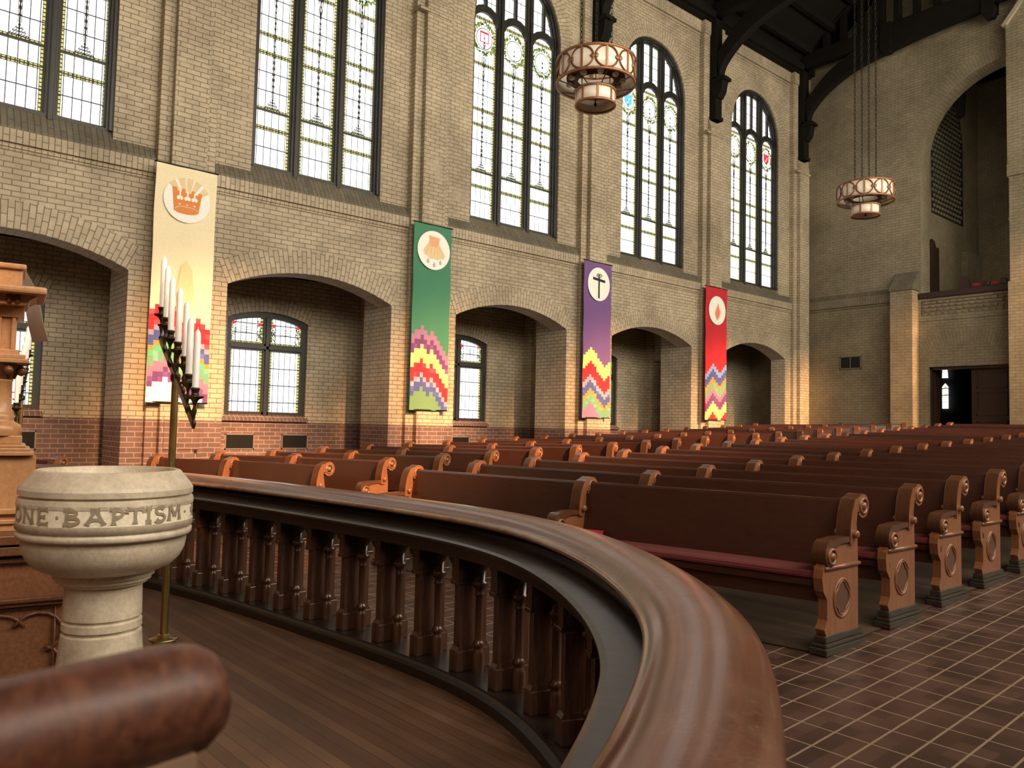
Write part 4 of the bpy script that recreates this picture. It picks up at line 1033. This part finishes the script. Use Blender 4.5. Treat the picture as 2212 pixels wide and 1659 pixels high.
# balusters
cum = [0]
for a_, b_ in zip(RC, RC[1:]): cum.append(cum[-1]+sqrt((a_[0]-b_[0])**2+(a_[1]-b_[1])**2))
def at_len(s_):
    for i in range(len(cum)-1):
        if cum[i+1] >= s_:
            t = (s_-cum[i])/(cum[i+1]-cum[i]); p = Vector(RC[i]).lerp(Vector(RC[i+1]), t); n_ = Vector(RN[i]).lerp(Vector(RN[i+1]), t).normalized(); return p, n_
    return Vector(RC[-1]), Vector(RN[-1])
bl = MB()   # local: x along rail, y outward
bl.box((-.022, -.085, .23), (.022, .085, .60)); bl.box((-.034, -.10, .172), (.034, .10, .268))
bl.prism([(-.10, .268), (-.085, .29), (.085, .29), (.10, .268)], lambda u, v, t: (t, u, v), -.026, .026)
bl.box((-.028, -.10, .59), (.028, .10, .73)); bl.box((-.03, -.105, .585), (.03, .105, .605))
post0 = bl.build('baluster', M['baluster'], bevel=.004)
cn = MB()
for s_ in (1, -1):
    cn.lathe([(.032, .172), (.032, .255), (.024, .275), (.020, .285), (.030, .292), (.031, .305), (.022, .315), (.019, .325), (.019, .53), (.024, .535), (.024, .542), (.02, .548), (.021, .56), (.032, .575), (.040, .585), (.040, .598), (.030, .604), (.03, .73)], 12, (s_*.07, 0, 0))
col0 = cn.build('colonnette', M['baluster'])
ab = MB(); Lb = .337
arc_ = [(-Lb/2+.03, .60), (-Lb/2+.05, .60), (-.07, .64), (-.03, .675), (0, .715), (.03, .675), (.07, .64), (Lb/2-.05, .60), (Lb/2-.03, .60)]
for s_ in (-.02,):
    for i in range(len(arc_)-1):
        a_, b_ = arc_[i], arc_[i+1]
        vs = [(a_[0], s_-.012, a_[1]), (b_[0], s_-.012, b_[1]), (b_[0], s_-.012, .735), (a_[0], s_-.012, .735), (a_[0], s_+.012, a_[1]), (b_[0], s_+.012, b_[1]), (b_[0], s_+.012, .735), (a_[0], s_+.012, .735)]
        ab.add(vs, [(0, 1, 2, 3), (7, 6, 5, 4), (0, 4, 5, 1)])
arch0 = ab.build('pointed_arch', M['rail_dark'])
s_ = .12
while s_ < cum[-1]-.1:
    p, n_ = at_len(s_); rot = atan2(-n_.x, n_.y)
    o = post0.copy(); C.objects.link(o); o.parent = rail; o.location = Vector((p.x, p.y, 0))-rail.location; o.rotation_euler = (0, 0, rot)
    c2 = col0.copy(); C.objects.link(c2); c2.parent = o; c2.location = (0, 0, 0)
    p, n_ = at_len(s_+Lb/2); rot = atan2(-n_.x, n_.y)
    a2 = arch0.copy(); C.objects.link(a2); a2.parent = rail; a2.location = Vector((p.x, p.y, 0))-rail.location; a2.rotation_euler = (0, 0, rot)
    s_ += Lb
for o in (post0, col0, arch0): bpy.data.objects.remove(o)

# ------------------------------------------------------------------ stone font
FC = Vector((-3.344, .808, .1))
font = thing('baptismal_font', FC, 'round limestone baptismal font lettered ONE BAPTISM around its bowl', 'font')
mb = MB(); mb.lathe([(.0001, .95), (.16, .95), (.225, 1.02), (.235, 1.052), (.246, 1.054), (.255, 1.05), (.296, .998), (.303, .985), (.303, .965), (.293, .961), (.293, .956), (.303, .952), (.306, .937), (.3055, .925)], 96, (FC.x, FC.y, .1), crisp=True); mb.build('rim', M['stone'], font)
mb = MB(); mb.lathe([(.3035, .936), (.3035, .866)], 72, (FC.x, FC.y, .1)); mb.build('lettered_band', M['stone_rough'], font)
mb = MB(); mb.lathe([(.306, .866), (.306, .842), (.296, .838), (.296, .832), (.304, .828), (.303, .812), (.297, .805), (.286, .803), (.285, .78), (.280, .752), (.266, .722), (.240, .693), (.205, .675), (.18, .668), (.15, .664)], 72, (FC.x, FC.y, .1)); mb.build('bowl', M['stone'], font)
mb = MB(); mb.lathe([(.14, .68), (.174, .68), (.176, .650), (.166, .646), (.165, .634), (.156, .631), (.152, .622), (.137, .618), (.135, .60), (.138, .497), (.130, .491), (.130, .485), (.139, .480), (.140, .455), (.131, .449), (.131, .442), (.140, .436), (.152, .30), (.165, .22), (.17, .20), (.22, .20), (.22, .08), (.27, .08), (.27, 0)], 72, (FC.x, FC.y, .1), crisp=True); mb.build('column', M['stone'], font)
# lettering wrapped round the band
camdir = atan2(-FC.y, -FC.x)
def on_band(th, z, r=.3065): return (FC.x+r*cos(camdir+th), FC.y+r*sin(camdir+th), z)
ZL0, ZL1 = .974, 1.029
def stroke(mb, pts, w0, w1, u0, usc):
    """flared stroke through unit points"""
    P_ = [Vector((u0+p[0]*usc, ZL0+p[1]*(ZL1-ZL0))) for p in pts]; n = len(P_); L_, R2 = [], []
    for i, p in enumerate(P_):
        a_ = P_[max(0, i-1)]; b_ = P_[min(n-1, i+1)]; d = (b_-a_).normalized(); q = Vector((-d.y, d.x)); t = abs(2*i/(n-1)-1)
        wd = w0+(w1-w0)*t**3; L_.append(p+q*wd); R2.append(p-q*wd)
    vs = []
    for a_ in L_: vs.append(on_band(a_.x/.305, a_.y))
    for a_ in R2: vs.append(on_band(a_.x/.305, a_.y))
    for a_ in L_: vs.append(on_band(a_.x/.305, a_.y, .3025))
    for a_ in R2: vs.append(on_band(a_.x/.305, a_.y, .3025))
    fs = []
    for i in range(n-1): fs += [(i, i+1, n+i+1, n+i), (i, 2*n+i, 2*n+i+1, i+1), (n+i, n+i+1, 3*n+i+1, 3*n+i)]
    fs += [(0, n, 3*n, 2*n), (n-1, 3*n-1, 4*n-1, 2*n-1)]
    mb.add(vs, fs)
def seg(a_, b_, n=7): return [(a_[0]+(b_[0]-a_[0])*k/n, a_[1]+(b_[1]-a_[1])*k/n) for k in range(n+1)]
def arc(cx, cy, rx, ry, a0, a1, n=12): return [(cx+rx*cos(radians(a0+(a1-a0)*k/n)), cy+ry*sin(radians(a0+(a1-a0)*k/n))) for k in range(n+1)]
LT = {'O': [arc(.5, .5, .36, .44, 0, 360, 20)], 'N': [seg((.15, 0), (.15, 1)), seg((.15, 1), (.82, 0)), seg((.85, 0), (.85, 1))],
 'E': [seg((.25, 0), (.25, 1)), seg((.2, .05), (.9, .05)), seg((.2, .95), (.88, .95)), seg((.25, .5), (.7, .5))],
 'B': [seg((.22, 0), (.22, 1)), arc(.3, .74, .42, .22, 90, -90), arc(.32, .27, .52, .24, 90, -90), seg((.05, .97), (.3, .97), 4), seg((.05, .03), (.3, .03), 4)],
 'A': [seg((.1, 0), (.48, 1)), seg((.90, 0), (.52, 1)), seg((.28, .35), (.74, .35)), seg((.25, .97), (.7, .97))],
 'P': [seg((.3, 0), (.3, 1)), arc(.35, .70, .45, .27, 95, -95), seg((.05, .97), (.35, .97), 4)],
 'T': [seg((.5, 0), (.5, 1)), seg((.05, .95), (.95, .95)), seg((.07, .95), (.03, .7), 4), seg((.93, .95), (.97, .7), 4)],
 'I': [seg((.5, 0), (.5, 1)), seg((.15, .97), (.85, .97), 4), seg((.15, .03), (.85, .03), 4)],
 'S': [arc(.5, .74, .34, .23, 30, 270)+arc(.5, .27, .36, .25, 80, -150)],
 'M': [seg((.1, 0), (.18, 1)), seg((.18, 1), (.5, .3)), seg((.5, .3), (.82, 1)), seg((.82, 1), (.92, 0))]}
mb = MB(); rp = 193.0
def th_of(px): return asin(max(-.99, min(.99, (px-227)/rp)))
for ch, a_, b_ in (('O', 38.8, 56), ('N', 57.6, 82), ('E', 85, 113), ('B', 138, 177), ('A', 182, 225), ('P', 229, 265), ('T', 264, 303), ('I', 303, 320), ('S', 323, 350), ('M', 353, 383)):
    u0, u1 = th_of(a_)*.305, th_of(b_)*.305
    mb = MB()
    for s_ in LT[ch]:
        p = s_
        if ch == 'O': stroke(mb, [(q[0], q[1]) for q in p], .0055, .0050, u0, u1-u0)
        else: stroke(mb, p, .0050, .0098, u0, u1-u0)
    mb.build('letter', M['stone_letter'], font)
for px in (40, 128, 394):
    mb = MB(); u = th_of(px)*.305; n_ = 12; vs = [on_band((u+.0055*cos(2*pi*k/n_))/.305, 1.0+.0055*sin(2*pi*k/n_)) for k in range(n_)]; mb.add(vs, [tuple(range(n_))]); mb.build('stop', M['stone_letter'], font)
mb = MB(); u = th_of(413)*.305
for k in range(4):
    a_ = k*pi/2; pts = [(.5+.42*cos(a_)*t, .5+.46*sin(a_)*t) for t in (.1, .4, .7, 1)]; stroke(mb, pts, .003, .010, u-.025, .05)
for k in range(4):
    a_ = k*pi/2+pi/4; pts = [(.5+.3*cos(a_)*t, .5+.3*sin(a_)*t) for t in (.1, .4, .7, 1)]; stroke(mb, pts, .002, .003, u-.025, .05)
mb.build('cross', M['stone_letter'], font)

# ------------------------------------------------------------------ candelabra
def candelabrum(cups, pole, zflange, label, clabel, group):
    base = Vector((pole[0], pole[1], .1)); t = thing('candelabrum', base, label, 'candle stand', 'seven-branched candle stands')
    cz = [c[2] for c in cups]
    ztop = sorted(cz)[3]-.16
    zf = zflange
    mb = MB(); mb.lathe([(.016, zf), (.0155, ztop)], 16, (pole[0], pole[1], 0)); mb.build('pole', M['brass'], t)
    mb = MB(); mb.lathe([(.14, .1), (.145, .115), (.12, .135), (.075, .16), (.058, .20), (.055, zf-.05), (.062, zf-.03), (.045, zf-.01), (.062, zf), (.058, zf+.006), (.03, zf+.01), (.026, zf+.022), (.016, zf+.024)], 28, (pole[0], pole[1], 0)); mb.build('base', M['brass'], t)
    a_ = Vector(cups[0]); b_ = Vector(cups[-1]); d = (b_-a_)
    mb = MB()
    # stepped raking bar below the cups, with knops
    lo0 = a_-Vector((0, 0, .13)); lo1 = b_-Vector((0, 0, .13))
    nrm_ = Vector((d.y, -d.x, 0)).normalized()*.006
    pts = [lo0+Vector((0, 0, .0)), lo1+Vector((0, 0, .0)), lo1-Vector((0, 0, .035)), lo0-Vector((0, 0, .035))]
    vs = [p+nrm_ for p in pts]+[p-nrm_ for p in pts]; mb.add(vs, [(0, 1, 2, 3), (7, 6, 5, 4), (0, 4, 5, 1), (1, 5, 6, 2), (2, 6, 7, 3), (3, 7, 4, 0)])
    mb.lathe([(.0155, ztop-.01), (.022, ztop), (.022, ztop+.02), (.012, ztop+.03), (.012, ztop+.16)], 12, (pole[0], pole[1], 0))
    mb.build('raking_bar', M['dark_brass'], t)
    for i, c in enumerate(cups):
        mb = MB(); mb.lathe([(.001, -.165), (.007, -.155), (.010, -.14), (.004, -.13), (.006, -.11), (.011, -.09), (.005, -.075), (.008, -.06), (.016, -.045), (.034, -.036), (.036, -.03), (.018, -.03), (.014, -.02), (.016, -.006), (.020, 0), (.016, .004)], 16, c)
        mb.build('cup', M['dark_brass'], t)
        k = i
        c = (c[0], c[1], c[2]+.005); cd = thing('candle', c, clabel[i], 'candle', group)
        mb = MB(); mb.lathe([(.0135, 0), (.0135, .215), (.011, .228), (.004, .240), (.0001, .243)], 16, c); mb.build('wax', M['wax'], cd)
        mb = MB(); mb.tube([(c[0], c[1], c[2]+.235), (c[0]+.001, c[1], c[2]+.252)], .0012, 5); mb.build('wick', M['linen'], cd)
cups = [(-3.92, 1.14, 1.88), (-3.82, 1.13, 1.82), (-3.71, 1.12, 1.75), (-3.60, 1.12, 1.69), (-3.50, 1.12, 1.62), (-3.41, 1.11, 1.54), (-3.32, 1.11, 1.48)]
pos_ = ['highest', 'second highest', 'third highest', 'middle', 'third lowest', 'second lowest', 'lowest']
candelabrum(cups, (-3.66, 1.135), .385, 'brass candle stand with a raking row of seven white candles, behind the font', ['white candle, %s on the brass stand behind the font' % p for p in pos_], 'candles on the near stand')
cups2 = [(-6.888, 1.059, 1.849), (-6.784, 1.033, 1.775), (-6.68, 1.007, 1.703), (-6.575, 0.982, 1.634), (-6.47, 0.957, 1.566), (-6.364, 0.932, 1.501), (-6.259, 0.907, 1.438)]
candelabrum([(c[0], c[1]-.0, c[2]) for c in cups2], (-6.589, 0.985), .385, 'distant brass candle stand half hidden behind the wooden pulpit', ['white candle, %s on the far stand beside the pulpit' % p for p in pos_], 'candles on the far stand')

# ------------------------------------------------------------------ pulpit
DP = Vector((.139, .9903, 0)); NP = Vector((.9903, -.139, 0)); OP = Vector((-4.10, .823, 0))
TP = Matrix(((DP.x, -NP.x, 0, OP.x), (DP.y, -NP.y, 0, OP.y), (0, 0, 1, 0), (0, 0, 0, 1)))   # local x along the front, y into the piece
pul = thing('pulpit', (-4.2, .5, .1), 'carved golden oak pulpit with column and panelled base, behind the font', 'pulpit')
def pb(name, boxes, mt, bevel=.004):
    mb = MB()
    for a_, b_ in boxes: mb.box(a_, b_, T=TP)
    return mb.build(name, mt, pul, bevel=bevel)
pb('base_panel', [((-1.1, .03, .1), (.0, .4, .50))], M['oak_mid'])
pb('frieze', [((-1.1, .01, .535), (.01, .4, .70))], M['oak_mid'])
pb('base_moulding', [((-1.1, -.005, .50), (.02, .4, .52)), ((-1.1, -.02, .52), (.035, .4, .54)), ((-1.1, -.02, .70), (.04, .4, .72)), ((-1.1, -.05, .735), (.06, .4, .775)), ((-1.1, -.065, .785), (.07, .4, .825))], M['oak_dark'])
# pierced quatrefoil tracery on the base panel
mb = MB()
def lp(u, v, w_): return TP @ Vector((u, w_, v))
for cx_ in (-.17, -.62):
    cz_ = .30
    for k in range(4):
        a0 = k*pi/2+pi/4
        pts = [lp(cx_+.105*cos(a0)+.10*cos(a0+t), cz_+.105*sin(a0)+.09*sin(a0+t), .022) for t in [radians(-115+23*q) for q in range(11)]]
        mb.tube(pts, .009, 6)
    mb.tube([lp(cx_-.215, .49, .022), lp(cx_+.14, .49, .022), lp(cx_+.14, .3, .022), lp(cx_+.14, .12, .022)], .008, 6)
mb.build('tracery', M['oak_dark'], pul)
upx = -.13
pb('upper_block', [((-1.1, .10, .825), (-.135, .4, 1.165))], M['oak'])
pb('block_moulding', [((-1.1, .085, .86), (-.11, .4, .88)), ((-1.1, .075, .905), (-.105, .4, .93)), ((-1.1, .07, 1.17), (-.145, .4, 1.19)), ((-1.1, .085, 1.19), (-.16, .4, 1.205)), ((-1.1, .10, 1.205), (-.178, .4, 1.22)), ((-1.1, .12, 1.22), (-.194, .4, 1.26))], M['oak'])
cx_ = -.300
mb = MB(); mb.lathe([(.098, 1.26), (.105, 1.285), (.098, 1.31), (.072, 1.325), (.068, 1.335), (.074, 1.35), (.064, 1.362), (.058, 1.37), (.055, 1.51), (.061, 1.515), (.056, 1.52)], 24, T=TP @ Matrix.Translation((cx_, .2, 0))); mb.build('column', M['oak'], pul)
mb = MB(); mb.lathe([(.056, 1.515), (.062, 1.54), (.085, 1.575), (.10, 1.59)], 16, T=TP @ Matrix.Translation((cx_, .2, 0)))
for k in range(8):
    a_ = k*pi/4+.4; p = TP @ Vector((cx_+.095*cos(a_), .2+.095*sin(a_), 1.562)); mb.sphere(p, .022, 8)
    mb.tube([TP @ Vector((cx_+.058*cos(a_+.3), .2+.058*sin(a_+.3), 1.525)), TP @ Vector((cx_+.075*cos(a_+.2), .2+.075*sin(a_+.2), 1.565)), p], .007, 5)
mb.build('capital', M['oak_dark'], pul)
pb('abacus', [((-1.1, .09, 1.595), (-.186, .35, 1.615)), ((-1.1, .10, 1.615), (-.20, .35, 1.635))], M['oak'])
pb('lantern_panel', [((-1.1, .17, 1.635), (-.24, .35, 1.86)), ((-1.1, .15, 1.635), (-.225, .35, 1.66)), ((-1.1, .15, 1.81), (-.212, .35, 1.86)), ((-.262, .155, 1.66), (-.245, .3, 1.81)), ((-.315, .155, 1.66), (-.30, .3, 1.81))], M['oak'])
mb = MB(); mb.tube([lp(-.49+.18*cos(t), 1.62+.17*sin(t), .155) for t in [radians(5+8*q) for q in range(11)]], .012, 6); mb.tube([lp(-.49+.145*cos(t), 1.62+.14*sin(t), .16) for t in [radians(5+8*q) for q in range(11)]], .008, 6); mb.build('tracery', M['oak'], pul)
mb = MB()
mb.prism([(-.215, 1.86), (-.20, 1.868), (-.195, 1.885), (-.165, 1.905), (-1.1, 1.905), (-1.1, 1.86)], lambda u, v, t: TP @ Vector((u, t, v)), .06, .35)
mb.build('cornice', M['oak'], pul)
pb('shelf', [((-1.1, -.02, 1.905), (-.13, .38, 1.94))], M['oak'], .012)
mb = MB()
for k in range(4): a_ = k*pi/2+.78; mb.sphere(lp(-.26+.022*cos(a_), 1.884+.012*sin(a_), .055), .014, 8)
mb.build('rosette', M['oak_dark'], pul)
pb('desk', [((-1.1, .12, 1.94), (-.228, .4, 2.035)), ((-1.1, .10, 2.03), (-.215, .42, 2.055))], M['oak'], .008)
mb = MB()
g_ = [[Vector(q) for q in [(-4.695, 0.677, 2.117), (-4.658, 0.729, 2.011), (-4.645, 0.752, 1.926), (-4.637, 0.77, 1.827), (-4.624, 0.793, 1.742)]],
      [Vector(q) for q in [(-4.817, 0.676, 2.078), (-4.807, 0.695, 2.0), (-4.799, 0.71, 1.923), (-4.792, 0.726, 1.836), (-4.779, 0.75, 1.739)]]]
for i in range(4):
    mb.add([g_[0][i], g_[0][i+1], g_[1][i+1], g_[1][i]], [(0, 1, 2, 3)], smooth=True); mb.add([q+Vector((-.006, .003, 0)) for q in (g_[0][i], g_[0][i+1], g_[1][i+1], g_[1][i])], [(3, 2, 1, 0)], smooth=True)
o = mb.build('pulpit_cloth', M['linen']); tag(o, 'white cloth corner hanging behind the pulpit desk', 'cloth')

# ------------------------------------------------------------------ blurred stall end in the near foreground
st = thing('choir_stall', (-.5, .13, .1), 'out of focus rounded mahogany stall end in the near left corner', 'seat end')
e1 = Vector((-.455, .172, 1.197)); e0 = Vector((-.455, .172, 1.197))+(Vector((-.43, .06, 1.197))-Vector((-.455, .172, 1.197)))*2.2
mb = MB(); dv_ = (e0-e1); r0 = .0315; e1 = e1+dv_.normalized()*.020
pts = [e1-dv_.normalized()*.018, e1-dv_.normalized()*.013, e1-dv_.normalized()*.004, e1+dv_.normalized()*.012, e1+dv_*.3, e1+dv_*.7, e0]
mb.tube(pts, [.016, .024, .029, r0, r0, r0, r0], 20); mb.build('top_roll', M['stall'], st)
mb = MB(); a_ = e1+dv_.normalized()*.008-Vector((0, 0, .02)); b_ = e0-Vector((0, 0, .02)); sd = Vector((dv_.y, -dv_.x, 0)).normalized()*.027
vs = [a_+sd, b_+sd, b_-sd, a_-sd]; vs += [Vector((p.x, p.y, .1)) for p in vs]
mb.add(vs, [(0, 1, 2, 3), (7, 6, 5, 4), (0, 4, 5, 1), (1, 5, 6, 2), (2, 6, 7, 3), (3, 7, 4, 0)]); mb.build('end_panel', M['stall_post'], st)

# ------------------------------------------------------------------ hanging lights
def chandelier(cx_, cy_, label):
    t = thing('chandelier', (cx_, cy_, 6.18), label, 'hanging light', 'tiered drum chandeliers')
    o_ = (cx_, cy_, 0)
    def drum(r_, z0_, z1_, nbars, motif, nm):
        mb = MB(); mb.lathe([(r_-.012, z0_+.02), (r_-.012, z1_-.02)], 48, o_, cap=False); g_o = mb.build('milk_glass_'+nm, M['glass_white'], t)
        md_ = g_o.modifiers.new('s', 'SOLIDIFY'); md_.thickness = .006
        for za, zb_ in ((z0_, z0_+.03), (z1_-.03, z1_)):
            mb = MB(); mb.lathe([(r_-.02, za), (r_+.01, za), (r_+.01, zb_), (r_-.02, zb_), (r_-.02, za)], 48, o_, cap=False); mb.build('rim_'+nm, M['bronze'], t)
        mb = MB(); h_ = z1_-z0_
        for k in range(nbars):
            a_ = 2*pi*k/nbars+.1
            T = Matrix.Translation((cx_, cy_, 0)) @ Matrix.Rotation(a_, 4, 'Z')
            mb.box((r_-.006, -.014, z0_), (r_+.006, .014, z1_), T=T)
            if motif:
                dth = pi/nbars
                zc_ = (z0_+z1_)/2
                for s2 in (-1, 1):
                    for rad in (.135, .118):
                        pts = []
                        for q in range(13):
                            an = -pi/2+pi*q/12; uu = s2*(.0+.92*dth*cos(an)); pts.append((cx_+r_*cos(a_+uu), cy_+r_*sin(a_+uu), zc_+(h_/2-.03)*sin(an)))
                        mb.tube(pts, .013, 4)
                    an = a_+s2*dth*.86; T2 = Matrix.Translation((cx_+(r_-.004)*cos(an), cy_+(r_-.004)*sin(an), zc_)) @ Matrix.Rotation(an, 4, 'Z') @ Matrix.Rotation(pi/2, 4, 'Y')
                    mb.lathe([(.034, 0), (.034, .012), (.0001, .013)], 12, T=T2)
        mb.build('strapwork_'+nm, M['bronze'], t)
    drum(.59, 6.50, 6.88, 10, True, 'outer')
    drum(.30, 6.18, 6.42, 8, False, 'lower')
    mb = MB()
    for k in range(8):
        a_ = 2*pi*k/8+.3; mb.tube([(cx_+.28*cos(a_), cy_+.28*sin(a_), 6.44), (cx_+.58*cos(a_), cy_+.58*sin(a_), 6.52)], .009, 5)
    mb.lathe([(.27, 6.56), (.44, 6.60), (.44, 6.63), (.27, 6.59), (.27, 6.56)], 32, o_, cap=False)
    for k in range(4): a_ = pi*k/2; mb.tube([(cx_+.29*cos(a_), cy_+.29*sin(a_), 6.40), (cx_+.29*cos(a_), cy_+.29*sin(a_), 6.58)], .008, 5)
    mb.build('spokes', M['bronze_dark'], t)
    for k in range(10):
        a_ = 2*pi*k/10; mb = MB(); mb.sphere((cx_+.40*cos(a_), cy_+.40*sin(a_), 6.545), .05, 12, sc=(1, 1, .75)); mb.build('bulb', M['bulb'], t)
    mb = MB(); mb.lathe([(.0001, 6.17), (.018, 6.20), (.025, 6.22), (.01, 6.24), (.008, 6.5)], 10, o_); mb.build('finial', M['iron'], t)
    for k in range(4):
        a_ = radians(133.7)+k*pi/2; x_, y_ = cx_+.225*cos(a_), cy_+.225*sin(a_)
        x0_, y0_ = x_, y_
        mb = MB(); nl = 64; z_ = 6.86
        for q in range(nl):
            zz = z_+q*.088; w_ = .020; hh = .055
            an = 0 if q % 2 else pi/2
            pts = [(x0_+w_*cos(tt)*cos(an), y0_+w_*cos(tt)*sin(an), zz+hh*sin(tt)) for tt in [pi*j/4 for j in range(8)]]
            mb.tube(pts, .0065, 4, closed=True)
        mb.build('chain', M['iron'], t)
        mb = MB(); mb.tube([(x0_, y0_, 6.87), (cx_+.58*cos(a_), cy_+.58*sin(a_), 6.87)], .008, 5); mb.build('chain_arm', M['bronze_dark'], t)
chandelier(-8.05, 8.37, 'two-tiered bronze and milk glass drum light, the nearer and larger in view')
chandelier(-8.05, 17.0, 'two-tiered bronze drum light hanging farther back before the rear wall')
